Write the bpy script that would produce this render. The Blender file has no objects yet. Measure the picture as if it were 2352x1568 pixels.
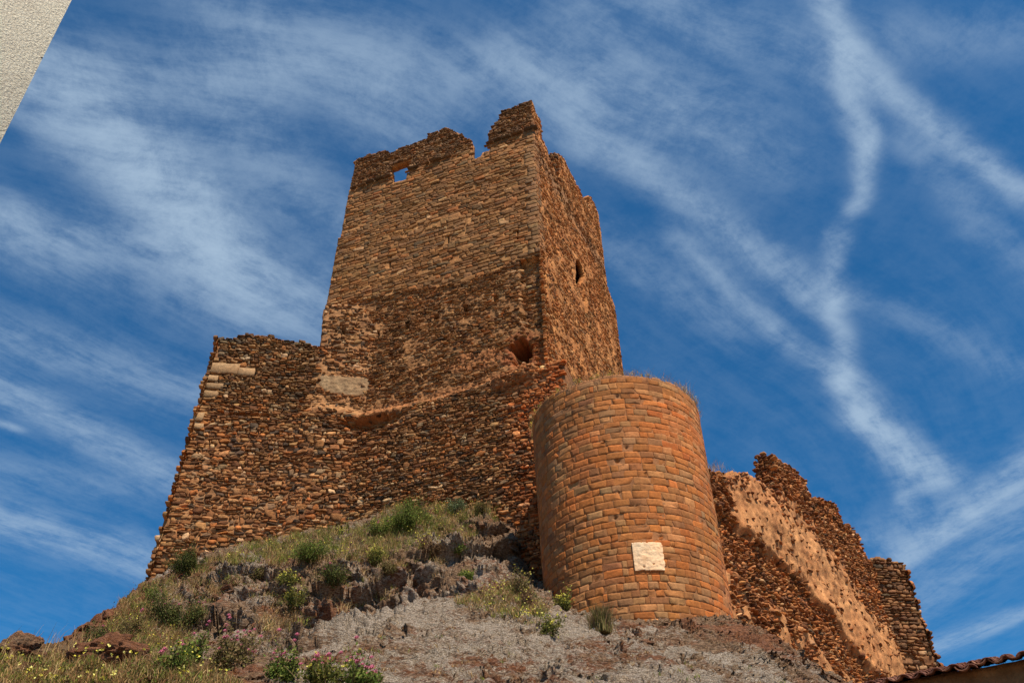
import bpy, math, random
import numpy as np
from mathutils import Vector, Matrix
from mathutils.bvhtree import BVHTree

# ------------------------------------------------------------------ camera, sky, sun
SC = bpy.context.scene
F = 1907.; CX, CY = 1176., 784.; PITCH = math.radians(40.9); ROLL = math.radians(-1.325)
CAM = np.array([0, 0, 1.6])
FW = np.array([0, math.cos(PITCH), math.sin(PITCH)])
R0 = np.array([1., 0, 0]); U0 = np.array([0, -math.sin(PITCH), math.cos(PITCH)])
RT = R0*math.cos(ROLL)+U0*math.sin(ROLL); UP = -R0*math.sin(ROLL)+U0*math.cos(ROLL)
cd = bpy.data.cameras.new('camera'); cam = bpy.data.objects.new('camera', cd); SC.collection.objects.link(cam)
cam.matrix_world = Matrix(((RT[0], UP[0], -FW[0], CAM[0]), (RT[1], UP[1], -FW[1], CAM[1]), (RT[2], UP[2], -FW[2], CAM[2]), (0, 0, 0, 1)))
cd.sensor_width = 36; cd.lens = F/2352*36; cd.clip_start = 0.05; cd.clip_end = 3000
SC.camera = cam
SUN_AZ, SUN_EL = math.radians(150), math.radians(58)
sv = Vector((math.sin(SUN_AZ)*math.cos(SUN_EL), math.cos(SUN_AZ)*math.cos(SUN_EL), math.sin(SUN_EL)))
sl = bpy.data.lights.new('sun', 'SUN'); sun = bpy.data.objects.new('sun', sl); SC.collection.objects.link(sun)
sl.energy = 5.0; sl.angle = math.radians(0.5); sl.color = (1, .89, .72)
sun.rotation_euler = sv.to_track_quat('Z', 'Y').to_euler()
SC.view_settings.view_transform = 'Standard'; SC.view_settings.look = 'None'
SC.view_settings.exposure = 0.42; SC.view_settings.gamma = 1
SC.render.engine = 'CYCLES'
SC.cycles.max_bounces = 5; SC.cycles.diffuse_bounces = 3; SC.cycles.glossy_bounces = 1
SC.cycles.use_denoising = True

def ray(x, y): return FW+RT*(x-CX)/F-UP*(y-CY)/F
def at(x, y, d):                      # the point at horizontal distance d along a sight line
    r = ray(x, y); return CAM+r*d/math.hypot(r[0], r[1])
def dirv(a): a = math.radians(a); return np.array([math.sin(a), math.cos(a), 0.])

class G:                              # tiny node-graph helper
    def __init__(s, nt): s.nt = nt; s.N = nt.nodes; s.L = nt.links
    def n(s, t, **k):
        o = s.N.new(t)
        for a, b in k.items(): setattr(o, a, b)
        return o
    def put(s, sock, v):
        if isinstance(v, bpy.types.NodeSocket): s.L.new(v, sock)
        else: sock.default_value = v
    def m(s, op, a, b=0., c=0., clamp=False):
        o = s.n('ShaderNodeMath', operation=op); o.use_clamp = clamp
        s.put(o.inputs[0], a); s.put(o.inputs[1], b)
        if op in ('MULTIPLY_ADD', 'WRAP', 'SMOOTH_MIN'): s.put(o.inputs[2], c)
        return o.outputs[0]
    def v(s, op, a, b=(0, 0, 0), sc=None):
        o = s.n('ShaderNodeVectorMath', operation=op)
        s.put(o.inputs[0], a)
        if op not in ('LENGTH', 'NORMALIZE', 'SCALE'): s.put(o.inputs[1], b)
        if sc is not None: s.put(o.inputs['Scale'], sc)
        return o.outputs['Value'] if op in ('DOT_PRODUCT', 'LENGTH') else o.outputs[0]
    def noise(s, vec, scale=5, detail=4, rough=.5, dist=0., col=False):
        o = s.n('ShaderNodeTexNoise'); s.put(o.inputs['Vector'], vec)
        o.inputs['Scale'].default_value = scale; o.inputs['Detail'].default_value = detail
        o.inputs['Roughness'].default_value = rough; o.inputs['Distortion'].default_value = dist
        return o.outputs['Color' if col else 'Fac']
    def ramp(s, f, stops):
        o = s.n('ShaderNodeValToRGB'); s.put(o.inputs[0], f); e = o.color_ramp.elements
        while len(e) < len(stops): e.new(.5)
        for i, (p, c) in enumerate(stops):
            e[i].position = p; e[i].color = (*c, 1) if isinstance(c, tuple) else (c, c, c, 1)
        return o.outputs[0]
    def rng(s, f, a, b, c=0., d=1., smooth=True):
        o = s.n('ShaderNodeMapRange'); o.interpolation_type = 'SMOOTHSTEP' if smooth else 'LINEAR'
        s.put(o.inputs[0], f)
        for i, x in enumerate((a, b, c, d)): s.put(o.inputs[1+i], x)
        return o.outputs[0]
    def mix(s, f, a, b, mode='MIX'):
        o = s.n('ShaderNodeMix', data_type='RGBA', blend_type=mode); s.put(o.inputs[0], f)
        s.put(o.inputs[6], (*a, 1) if isinstance(a, tuple) else a); s.put(o.inputs[7], (*b, 1) if isinstance(b, tuple) else b)
        return o.outputs[2]

# ---- world: Nishita sky with cirrus painted on a cloud sheet high overhead
W = bpy.data.worlds.new('World'); SC.world = W; W.use_nodes = True
W.node_tree.nodes.clear(); g = G(W.node_tree)
sky = g.n('ShaderNodeTexSky', sky_type='NISHITA'); sky.sun_disc = False
sky.sun_elevation = SUN_EL; sky.sun_rotation = SUN_AZ; sky.altitude = 900; sky.air_density = 1.0; sky.dust_density = .4; sky.ozone_density = 2.5
gen = g.n('ShaderNodeTexCoord').outputs['Generated']
sep = g.n('ShaderNodeSeparateXYZ'); g.put(sep.inputs[0], gen)
zc = g.m('MAXIMUM', sep.outputs[2], .08)
cmb = g.n('ShaderNodeCombineXYZ'); g.put(cmb.inputs[0], g.m('DIVIDE', sep.outputs[0], zc)); g.put(cmb.inputs[1], g.m('DIVIDE', sep.outputs[1], zc))
q = cmb.outputs[0]                    # position on the cloud sheet, in units of its height
def qpt(x, y): r = ray(x, y); return np.array([r[0]/r[2], r[1]/r[2]])
warp = g.noise(q, 2.2, 3, .55, col=True)
warp = g.v('SCALE', g.v('SUBTRACT', warp, (.5, .5, .5)), sc=.13)
qw = g.v('ADD', q, warp)
qf = g.v('ADD', q, g.v('SCALE', g.v('SUBTRACT', g.noise(q, 1.1, 1, .4, col=True), (.5, .5, .5)), sc=.35))
# streaks: (ax, ay, bx, by, half width, strength) placed on the sheet
STREAKS = [
 (150, 240, 430, 500, 100, 1.25), (380, 420, 560, 640, 95, .9), (60, 150, 560, 170, 90, .55),
 (560, 40, 900, 260, 110, .55), (900, 120, 1300, 250, 110, .5), (1200, 140, 1560, 300, 80, .45),
 (60, 520, 720, 660, 60, .55), (-40, 520, 60, 560, 80, .6), (480, 680, 720, 760, 80, .5), (-20, 770, 440, 900, 60, .5),
 (-20, 900, 390, 1090, 42, .75), (-20, 1190, 340, 1290, 52, .75), (-30, 1080, 300, 1120, 40, .25), (0, 985, 30, 995, 10, .7),
 (1885, -20, 1955, 330, 40, 1.0), (1962, 320, 1950, 480, 32, .8), (1912, 560, 1945, 900, 30, .75), (1950, 890, 2030, 980, 42, .9), (2010, 960, 2130, 1110, 48, 1.2), (2080, 1060, 2080, 1180, 30, .5),
 (1930, 130, 2360, 480, 40, .95), (1560, 10, 1900, 160, 90, .5), (1380, 330, 1900, 700, 50, .75), (1560, 560, 1920, 880, 35, .55), (1360, 560, 1660, 740, 60, .3),
 (2380, 1040, 2080, 1290, 45, .9), (2330, 1150, 2060, 1230, 60, .4), (2310, 1420, 2140, 1490, 26, .7), (2360, 1220, 2060, 1410, 60, .35), (1980, 700, 2380, 860, 40, .2),
 (1380, 60, 1700, 330, 120, .4), (2060, 320, 2360, 640, 50, .3), (2060, 60, 2380, 60, 80, .3), (560, 330, 800, 560, 90, .5)]
tot = None
for (ax, ay, bx, by, w, amp) in STREAKS:
    w *= .85
    A, B = qpt(ax, ay), qpt(bx, by); D = B-A; Ln = float(np.hypot(*D)); D = D/Ln
    mx, my = (ax+bx)/2, (ay+by)/2; l = math.hypot(bx-ax, by-ay); nx, ny = -(by-ay)/l, (bx-ax)/l
    P = qpt(mx+nx*w, my+ny*w)-qpt(mx, my); wq = abs(P[0]*-D[1]+P[1]*D[0])+1e-4
    rel = g.v('SUBTRACT', qw, (A[0], A[1], 0))
    along = g.v('DOT_PRODUCT', rel, (D[0], D[1], 0)); perp = g.v('DOT_PRODUCT', rel, (-D[1], D[0], 0))
    past = g.m('SUBTRACT', along, g.m('MINIMUM', g.m('MAXIMUM', along, 0.), Ln))
    dd = g.m('ADD', g.m('POWER', g.m('ABSOLUTE', g.m('DIVIDE', past, wq*1.6)), 2.), g.m('POWER', g.m('ABSOLUTE', g.m('DIVIDE', perp, wq)), 2.))
    val = g.m('MULTIPLY', g.m('EXPONENT', g.m('MULTIPLY', dd, -1.)), amp)
    tot = val if tot is None else g.m('ADD', tot, val)
# fibres: fine noise drawn out along the wind, in a fan
def fib(ang, sc, st, off):
    ca, sa = math.cos(math.radians(ang)), math.sin(math.radians(ang))
    a = g.v('DOT_PRODUCT', qf, (ca, sa, 0)); p = g.v('DOT_PRODUCT', qf, (-sa, ca, 0))
    c = g.n('ShaderNodeCombineXYZ'); g.put(c.inputs[0], a); g.put(c.inputs[1], g.m('MULTIPLY', p, st)); c.inputs[2].default_value = off
    return g.noise(c.outputs[0], sc, 9, .64, .0)
sq = g.n('ShaderNodeSeparateXYZ'); g.put(sq.inputs[0], q)
def lerp(t, a, b): return g.m('ADD', g.m('MULTIPLY', a, g.m('SUBTRACT', 1., t)), g.m('MULTIPLY', b, t))
fb = lerp(g.rng(sq.outputs[0], .85, 1.35), lerp(g.rng(sq.outputs[1], .62, 1.15), fib(24, 3., 5., 0.), fib(52, 3., 5., 3.)), fib(106, 2.6, 5., 6.))
fine = g.noise(qw, 11, 9, .75, .1)
fb = g.m('ADD', g.m('MULTIPLY', fb, .55), g.m('MULTIPLY', fine, .45))
cover = g.m('MULTIPLY', g.m('ADD', tot, .10), g.rng(fb, .36, .66, .26, 1.42))
cover = g.m('SUBTRACT', 1., g.m('EXPONENT', g.m('MULTIPLY', cover, -.86)))
SKYMULT = (0.10, 0.63, 0.92)
base = g.mix(1., sky.outputs[0], SKYMULT, 'MULTIPLY')
cloud = (3.3, 4.35, 5.5)
colr = g.mix(g.m('MULTIPLY', cover, .92), base, cloud)
bg = g.n('ShaderNodeBackground'); g.put(bg.inputs[0], colr); bg.inputs[1].default_value = .1
wo = g.n('ShaderNodeOutputWorld'); g.L.new(bg.outputs[0], wo.inputs[0])

# ------------------------------------------------------------------ noise in numpy
_r = np.random.RandomState(7); PERM = _r.permutation(512); PERM = np.concatenate([PERM, PERM, PERM])
GR = _r.normal(size=(512, 3)); GR /= np.linalg.norm(GR, axis=1)[:, None]
def perlin(p):
    p = np.asarray(p, float); i = np.floor(p).astype(int); f = p-i; i &= 511; u = f*f*f*(f*(f*6-15)+10); out = 0.
    for dx in (0, 1):
        for dy in (0, 1):
            for dz in (0, 1):
                h = PERM[PERM[PERM[(i[:, 0]+dx) & 511]+((i[:, 1]+dy) & 511)]+((i[:, 2]+dz) & 511)]
                d = GR[h]; c = (f[:, 0]-dx)*d[:, 0]+(f[:, 1]-dy)*d[:, 1]+(f[:, 2]-dz)*d[:, 2]
                w = (u[:, 0] if dx else 1-u[:, 0])*(u[:, 1] if dy else 1-u[:, 1])*(u[:, 2] if dz else 1-u[:, 2])
                out = out+c*w
    return out*1.5
def fbm(p, o=4, lac=2.03, g_=.5, ridge=False):
    p = np.asarray(p, float); s = 0; a = 1.
    for k in range(o):
        n = perlin(p+k*17.3); s = s+a*((1-2*np.abs(n)) if ridge else n); p = p*lac; a *= g_
    return s
def n2(u, v, s=1., o=3, off=0.): return fbm(np.stack([np.ravel(u)*s, np.ravel(v)*s, np.full(np.size(u), off)], 1), o).reshape(np.shape(u))
def worley(p, seed=0):                # nearest cell: distance, id, offset from its seed
    i = np.floor(p).astype(int); best = np.full(len(p), 9.); bid = np.zeros(len(p), int); off = np.zeros_like(p); sec = np.full(len(p), 9.)
    rr = np.random.RandomState(seed+3); J = rr.rand(512, 3)
    for dx in (-1, 0, 1):
        for dy in (-1, 0, 1):
            for dz in (-1, 0, 1):
                c = i+np.array([dx, dy, dz]); h = PERM[PERM[PERM[c[:, 0] & 511]+(c[:, 1] & 511)]+(c[:, 2] & 511)]
                o = p-(c+J[h]); d = np.linalg.norm(o, axis=1); m = d < best
                sec = np.where(m, best, np.minimum(sec, d)); best = np.where(m, d, best); bid = np.where(m, h, bid); off = np.where(m[:, None], o, off)
    return best, sec, bid, off
def sst(x, a, b): t = np.clip((x-a)/(b-a), 0, 1); return t*t*(3-2*t)
def inpoly(u, v, P):
    u = np.asarray(u); v = np.asarray(v); c = np.zeros(u.shape, bool); n = len(P)
    for k in range(n):
        x1, y1 = P[k]; x2, y2 = P[k-1]
        if y1 == y2: continue
        c ^= ((y1 > v) != (y2 > v)) & (u < (x2-x1)*(v-y1)/(y2-y1)+x1)
    return c

# ------------------------------------------------------------------ objects
def tag(o, label=None, cat=None, group=None, kind=None):
    for k, v in (('label', label), ('category', cat), ('group', group), ('kind', kind)):
        if v: o[k] = v
    return o
def empty(name, loc, label, cat, group=None):
    o = bpy.data.objects.new(name, None); SC.collection.objects.link(o); o.location = loc
    return tag(o, label, cat, group)
def mesh(name, V, faces, mat, parent=None, col=None, smooth=False, origin=None):
    """V (n,3); faces = list of int arrays (m,k); col (n,3) point colours"""
    V = np.asarray(V, float)
    if parent is not None: V = V-np.array(parent.location)
    elif origin is not None: V = V-np.array(origin)
    me = bpy.data.meshes.new(name); faces = [np.asarray(f, int) for f in faces if len(f)]
    nl = sum(f.size for f in faces); npoly = sum(len(f) for f in faces)
    me.vertices.add(len(V)); me.vertices.foreach_set('co', V.astype(np.float32).ravel())
    me.loops.add(nl); me.loops.foreach_set('vertex_index', np.concatenate([f.ravel() for f in faces]).astype(np.int32))
    me.polygons.add(npoly); tots = np.concatenate([np.full(len(f), f.shape[1]) for f in faces]).astype(np.int32)
    me.polygons.foreach_set('loop_start', np.concatenate([[0], np.cumsum(tots)[:-1]]).astype(np.int32))
    if smooth: me.polygons.foreach_set('use_smooth', np.ones(npoly, bool))
    me.update(calc_edges=True); me.validate()
    if col is not None:
        a = me.color_attributes.new('Col', 'FLOAT_COLOR', 'POINT'); c = np.ones((len(V), 4), np.float32); c[:, :3] = col
        a.data.foreach_set('color', c.ravel())
    me.materials.append(mat)
    o = bpy.data.objects.new(name, me); SC.collection.objects.link(o)
    if parent is not None: o.parent = parent
    elif origin is not None: o.location = origin
    return o

# ------------------------------------------------------------------ materials
def mat_new(name):
    m = bpy.data.materials.new(name); m.use_nodes = True; nt = m.node_tree; nt.nodes.clear(); gg = G(nt)
    b = gg.n('ShaderNodeBsdfPrincipled'); o = gg.n('ShaderNodeOutputMaterial'); gg.L.new(b.outputs[0], o.inputs[0])
    b.inputs['Specular IOR Level'].default_value = .25
    return m, gg, b
def bump(gg, b, h, dist, st=1.):
    o = gg.n('ShaderNodeBump'); gg.put(o.inputs['Height'], h); o.inputs['Distance'].default_value = dist; o.inputs['Strength'].default_value = st
    gg.L.new(o.outputs[0], b.inputs['Normal'])
def mat_masonry(name, bscale=18, bdist=.03, var=.45, tone=(.88, .73, .57), streak=0.):
    m, gg, b = mat_new(name); P = gg.n('ShaderNodeNewGeometry').outputs['Position']
    at_ = gg.n('ShaderNodeAttribute', attribute_name='Col').outputs['Color']
    a = gg.noise(P, bscale*.45, 6, .7); big = gg.noise(P, .55, 4, .6)
    c = gg.mix(1., at_, gg.ramp(a, [(.25, 1-var), (.5, 1.), (.78, 1+var)]), 'MULTIPLY')
    c = gg.mix(gg.rng(big, .35, .7, 0., .22), c, gg.mix(1., c, (1.25, .82, .58), 'MULTIPLY'))   # iron-red weathering
    if streak:                        # rain streaks and grime running down the stone
        mp = gg.n('ShaderNodeMapping'); gg.put(mp.inputs[0], P); mp.inputs['Scale'].default_value = (1, 1, .12)
        c = gg.mix(1., c, gg.ramp(gg.noise(mp.outputs[0], 2.4, 6, .7, .4), [(.32, 1-streak), (.5, 1.), (.75, 1+streak*.4)]), 'MULTIPLY')
        c = gg.mix(gg.rng(gg.noise(P, 7., 5, .7), .63, .74, 0., .35), c, (.10, .065, .045))
    lich = gg.rng(gg.noise(P, 3.1, 6, .7), .60, .75, 0., .35)                                   # grey lichen stains
    c = gg.mix(lich, c, gg.mix(.5, c, (.16, .13, .09)))
    c = gg.mix(1., c, tone, 'MULTIPLY')
    gg.put(b.inputs['Base Color'], c); b.inputs['Roughness'].default_value = .93
    bump(gg, b, gg.m('ADD', gg.noise(P, bscale, 6, .7), gg.m('MULTIPLY', gg.noise(P, bscale*.3, 3, .6), .8)), bdist)
    return m
M_MAS = mat_masonry('weathered_masonry')
M_ASH = mat_masonry('ashlar_stone', 26, .008, .34, (.86, .75, .66), .22)
M_LIME = mat_masonry('limewash', 16, .015, .15, (1., .93, .85), .12)
def mat_attr(name, rough=.9, trans=0., var=.2, bs=30, bd=.01, spec=.25):
    m, gg, b = mat_new(name); P = gg.n('ShaderNodeNewGeometry').outputs['Position']
    at_ = gg.n('ShaderNodeAttribute', attribute_name='Col').outputs['Color']
    c = gg.mix(1., at_, gg.ramp(gg.noise(P, bs*.5, 4, .6), [(.25, 1-var), (.5, 1.), (.78, 1+var)]), 'MULTIPLY')
    gg.put(b.inputs['Base Color'], c); b.inputs['Roughness'].default_value = rough; b.inputs['Specular IOR Level'].default_value = spec
    if bd: bump(gg, b, gg.noise(P, bs, 5, .65), bd)
    if trans:
        t = gg.n('ShaderNodeBsdfTranslucent'); gg.put(t.inputs[0], c); mx = gg.n('ShaderNodeMixShader'); mx.inputs[0].default_value = trans
        gg.L.new(b.outputs[0], mx.inputs[1]); gg.L.new(t.outputs[0], mx.inputs[2]); gg.L.new(mx.outputs[0], gg.N['Material Output'].inputs[0])
    return m
M_LEAF = mat_attr('foliage', .8, .3, .3, 20, 0, .1)
M_FLOWER = mat_attr('petals', .7, .25, .15, 40, 0, .1)
M_TILE = mat_attr('fired_clay', .85, 0, .5, 14, .006)
def mat_rock():
    m, gg, b = mat_new('lichened_schist'); P = gg.n('ShaderNodeNewGeometry').outputs['Position']
    at_ = gg.n('ShaderNodeAttribute', attribute_name='Col').outputs['Color']
    sp = gg.n('ShaderNodeSeparateColor'); gg.put(sp.inputs[0], at_)
    # R: how much pale lichen, G: how red, B: soil
    st = gg.n('ShaderNodeMapping'); gg.put(st.inputs[0], P); st.inputs['Rotation'].default_value = (.5, .35, .3); st.inputs['Scale'].default_value = (1, 1, 2.6)
    SP = st.outputs[0]
    n1 = gg.noise(SP, 1.4, 8, .68, .4); n2_ = gg.noise(SP, 5., 8, .75, .5); n3 = gg.noise(SP, 11, 8, .78, .3); n4 = gg.noise(SP, 34, 5, .8)
    brown = gg.ramp(n3, [(.35, (.03, .018, .011)), (.5, (.26, .15, .085)), (.66, (.50, .34, .21))])
    red = gg.ramp(n3, [(.33, (.035, .014, .009)), (.5, (.25, .095, .042)), (.68, (.42, .20, .10))])
    lich = gg.ramp(n4, [(.36, (.10, .068, .045)), (.5, (.42, .325, .245)), (.64, (.86, .77, .65))])
    soil = gg.ramp(n3, [(.3, (.09, .06, .03)), (.7, (.36, .24, .13))])
    c = gg.mix(gg.rng(gg.m('ADD', n1, gg.m('MULTIPLY', sp.outputs[1], .5)), .62, .84), brown, red)
    lf = gg.m('ADD', gg.m('ADD', gg.m('MULTIPLY', n2_, .75), gg.m('MULTIPLY', n3, .55)), gg.m('MULTIPLY', sp.outputs[0], .42))
    c = gg.mix(gg.rng(lf, .87, .99, 0., .86), c, lich)
    c = gg.mix(gg.rng(gg.m('ADD', sp.outputs[2], gg.m('MULTIPLY', gg.m('SUBTRACT', n1, .5), .6)), .4, .7, 0., .85), c, soil)
    gg.put(b.inputs['Base Color'], c); b.inputs['Roughness'].default_value = .88; b.inputs['Specular IOR Level'].default_value = .35
    h = gg.m('ADD', gg.m('MULTIPLY', gg.noise(SP, 4.5, 8, .72, .5), 1.25), gg.m('MULTIPLY', gg.noise(SP, 22, 6, .75), .45))
    bump(gg, b, h, .16, 1.)
    return m
M_ROCK = mat_rock()
def mat_stucco():
    m, gg, b = mat_new('cream_stucco'); P = gg.n('ShaderNodeNewGeometry').outputs['Position']
    n = gg.noise(P, 38, 5, .6, .6); d = gg.noise(P, 3, 5, .6)
    c = gg.mix(gg.rng(d, .4, .8), (.80, .72, .56), (.68, .60, .46))
    gg.put(b.inputs['Base Color'], gg.mix(gg.rng(n, .3, .6, .35, 0.), c, (.30, .24, .19))); b.inputs['Roughness'].default_value = .95
    bump(gg, b, n, .03, 1.); return m
M_STUCCO = mat_stucco()
def mat_ground():
    m, gg, b = mat_new('dry_earth'); P = gg.n('ShaderNodeNewGeometry').outputs['Position']
    gg.put(b.inputs['Base Color'], gg.ramp(gg.noise(P, 1.3, 9, .7), [(.3, (.12, .08, .05)), (.5, (.24, .16, .10)), (.7, (.20, .19, .09))]))
    b.inputs['Roughness'].default_value = .95; bump(gg, b, gg.noise(P, 9, 8, .7), .05); return m
M_GROUND = mat_ground()

# ------------------------------------------------------------------ masonry builder
class Face:
    """flat wall face: u along the wall, v = height, w outward"""
    def __init__(s, p0, az, flip=False):
        s.p0 = np.array([p0[0], p0[1], 0.]); s.d = dirv(az); n = np.array([s.d[1], -s.d[0], 0.]); s.s = -1 if n@s.p0 > 0 else 1; s.n = n*s.s
        if flip: s.n = -s.n; s.s = -s.s
    def pos(s, u, v, w):
        u = np.asarray(u)[..., None]; w = np.asarray(w)[..., None]
        p = s.p0+s.d*u+s.n*w; p[..., 2] = v; return p
    def uv(s, x, y, w=0.):
        r = ray(x, y); o = s.p0+s.n*w; t = ((o-CAM)@s.n)/(r@s.n); p = CAM+r*t
        return (float((p-o)@s.d), float(p[2]))
    def poly(s, pts, w=0.): return [s.uv(x, y, w) for x, y in pts]
class Drum:
    def __init__(s, c, r0, v0, r1, v1): s.c = np.array([c[0], c[1]]); s.r0, s.v0, s.r1, s.v1 = r0, v0, r1, v1; s.R = (r0+r1)/2; s.s = 1
    def pos(s, u, v, w):
        v = np.asarray(v, float)+0*np.asarray(u); a = np.asarray(u)/s.R; r = s.r0+(s.r1-s.r0)*(v-s.v0)/(s.v1-s.v0)+w
        return np.stack([s.c[0]+r*np.sin(a), s.c[1]-r*np.cos(a), v], -1)

def mortar(fc, u0, u1, v0, v1, cell, mask, wfn, colfn, thick, cap=True):
    nu = int((u1-u0)/cell)+1; nv = int((v1-v0)/cell)+1
    gu = u0+np.arange(nu+1)*cell; gv = v0+np.arange(nv+1)*cell; U, V = np.meshgrid(gu, gv, indexing='ij')
    cu, cv = np.meshgrid(gu[:-1]+cell/2, gv[:-1]+cell/2, indexing='ij'); M = mask(cu, cv)
    Wd = wfn(U, V); front = fc.pos(U, V, Wd).reshape(-1, 3); th = thick(U, V) if callable(thick) else thick
    back = fc.pos(U, V, -th+0*U).reshape(-1, 3); idx = np.arange(U.size).reshape(U.shape); nb = U.size
    a, b, c, d = idx[:-1, :-1], idx[1:, :-1], idx[1:, 1:], idx[:-1, 1:]
    quads = [np.stack([a, b, c, d], -1)[M]]
    if cap: quads.append(np.stack([d, c, b, a], -1)[M]+nb)
    Mp = np.pad(M, 1)
    for e, (p, r_) in (((0, 1), (a, b)), ((2, 1), (b, c)), ((1, 2), (c, d)), ((1, 0), (d, a))):
        # neighbour cell across this side
        if (p is a and r_ is b): nbm = Mp[1:-1, :-2]
        elif (p is b): nbm = Mp[2:, 1:-1]
        elif (p is c): nbm = Mp[1:-1, 2:]
        else: nbm = Mp[:-2, 1:-1]
        k = M & ~nbm; quads.append(np.stack([r_[k], p[k], p[k]+nb, r_[k]+nb], -1))
    F_ = np.concatenate(quads); col = colfn(U, V).reshape(-1, 3); col = np.concatenate([col, col])
    Vv = np.concatenate([front, back]); used = np.unique(F_); rm = np.zeros(len(Vv), int); rm[used] = np.arange(len(used))
    if fc.s < 0: F_ = F_[:, ::-1]
    return Vv[used], rm[F_], col[used]

ANG = np.radians([8, 45, 82, 98, 135, 172, 188, 225, 262, 278, 315, 352])
def stones(fc, u0, u1, v0, v1, mask, wfn, palfn, rowh, length, gap=.02, prot=(.02, .06), jit=.08, rot=0., sq=.28, keep=1., seed=0, wob=.0, tilt=.2, dome=.08, big=0., wedge=0., inset=.024, chop=3, lim=None):
    rs = np.random.RandomState(seed); C = []
    v = v0; row = 0
    while v < v1:
        h = rs.uniform(*(rowh(v) if callable(rowh) else rowh)); u = u0-rs.rand()*.5
        while u < u1:
            lr = length(v) if callable(length) else length; l = rs.uniform(*lr)
            if rs.rand() < .2: l *= .6
            hh = h; vv = v+h/2
            if wedge and rs.rand() < wedge:      # two thin stones instead of one
                f = rs.uniform(.35, .65); C.append((u+l/2, v+h*f/2, l, h*f)); C.append((u+l/2, v+h*(1+f)/2, l, h*(1-f)))
            elif big and rs.rand() < big: s_ = rs.uniform(1.3, 1.9); C.append((u+l/2, vv+h*(s_-1)*rs.uniform(-.5, .5), l*1.15, h*s_))
            else: C.append((u+l/2, vv, l, hh))
            u += l
        v += h; row += 1
    C = np.array(C); cu, cv, L, H = C.T
    if wob: cv = cv+wob*n2(cu*.35, cv*.35, 1., 2, seed*1.7)*2
    k = mask(cu, cv) & (rs.rand(len(cu)) < (keep(cu, cv) if callable(keep) else keep))
    if lim is not None:
        lo_ = np.maximum(cu-L/2, lim[0](cv)+rs.uniform(-.025, .02, len(cu))); hi_ = np.minimum(cu+L/2, lim[1](cv)+rs.uniform(-.02, .025, len(cu))); cu = (lo_+hi_)/2; L = hi_-lo_; k = k & (L > .07)
    cu, cv, L, H = cu[k], cv[k], L[k], H[k]; N = len(cu); K = 12
    a = np.maximum(L-gap*rs.uniform(.5, 1.5, N), .03)/2; b = np.maximum(H-gap*rs.uniform(.5, 1.5, N), .025)/2
    e = np.clip(sq*rs.uniform(.6, 1.5, N), .1, .95)[:, None]; ca, sa = np.cos(ANG), np.sin(ANG)
    X = np.sign(ca)*np.abs(ca)**e; Y = np.sign(sa)*np.abs(sa)**e; cm = (np.abs(ca).max())**e; X = X/cm; Y = Y/cm
    X = X*(1+rs.normal(0, jit, (N, K))); Y = Y*(1+rs.normal(0, jit, (N, K))); skew = rs.normal(0, jit*1.5, (N, 1)); X = X+skew*Y
    Y = Y*(1+rs.normal(0, jit, (N, 1))*X); p = rs.uniform(*prot, N); mn = np.minimum(a, b); ins = np.minimum(inset, mn*.32)
    for _ in range(chop):                # knock corners off with straight breaks
        ph = rs.uniform(0, 2*math.pi, (N, 1)); cp_, sp_ = np.cos(ph), np.sin(ph); ex = (np.abs(cp_)+np.abs(sp_))*rs.uniform(.62, 1.02, (N, 1)); pr = X*cp_+Y*sp_; over = np.maximum(pr-ex, 0)
        X = X-over*cp_; Y = Y-over*sp_
    tx, ty = rs.normal(0, tilt, N), rs.normal(0, tilt, N); th = rs.normal(0, rot, N); ct, st_ = np.cos(th), np.sin(th)
    rings = [(0., -.10, 1), (.12, .45, 0), (.8, .95, 0), (None, 1.0+dome, 0)]; UU = []; WW = []; VV = []
    for r_, (i_, wz, absw) in enumerate(rings):
        if i_ is None: fx = fy = np.full((N, 1), .45)
        else: fx = 1-(ins*i_/a)[:, None]; fy = 1-(ins*i_/b)[:, None]
        x = X*a[:, None]*fx; y = Y*b[:, None]*fy; UU.append(x*ct[:, None]-y*st_[:, None]); VV.append(x*st_[:, None]+y*ct[:, None])
        w = np.full((N, K), wz) if absw else wz*p[:, None]+(0 if wz < .5 else (tx[:, None]*x+ty[:, None]*y)*.35)+rs.normal(0, .10, (N, K))*p[:, None]*(wz > .5)
        WW.append(w)
    UU.append(np.zeros((N, 1))); VV.append(np.zeros((N, 1))); WW.append(((1+dome*1.3)*p)[:, None])
    UU = np.concatenate(UU, 1)+cu[:, None]; VV = np.concatenate(VV, 1)+cv[:, None]; WW = np.concatenate(WW, 1)
    wc = wfn(cu, cv)[:, None]; WW = WW+wc*.6+wfn(UU, VV)*.4
    Vt = fc.pos(UU, VV, WW).reshape(-1, 3); n = 4*K+1; base = (np.arange(N)*n)[:, None, None]; q_ = []
    for r_ in range(3):
        i = np.arange(K); j = (i+1) % K; q_.append(np.stack([r_*K+i, r_*K+j, (r_+1)*K+j, (r_+1)*K+i], -1))
    Q = (np.concatenate(q_)[None]+base).reshape(-1, 4); i = np.arange(K); j = (i+1) % K
    T = (np.stack([3*K+i, 3*K+j, np.full(K, 4*K)], -1)[None]+base).reshape(-1, 3)
    if fc.s < 0: Q = Q[:, ::-1]; T = T[:, ::-1]
    col = palfn(cu, cv, rs); return Vt, Q, T, np.repeat(col, n, 0)
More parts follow.
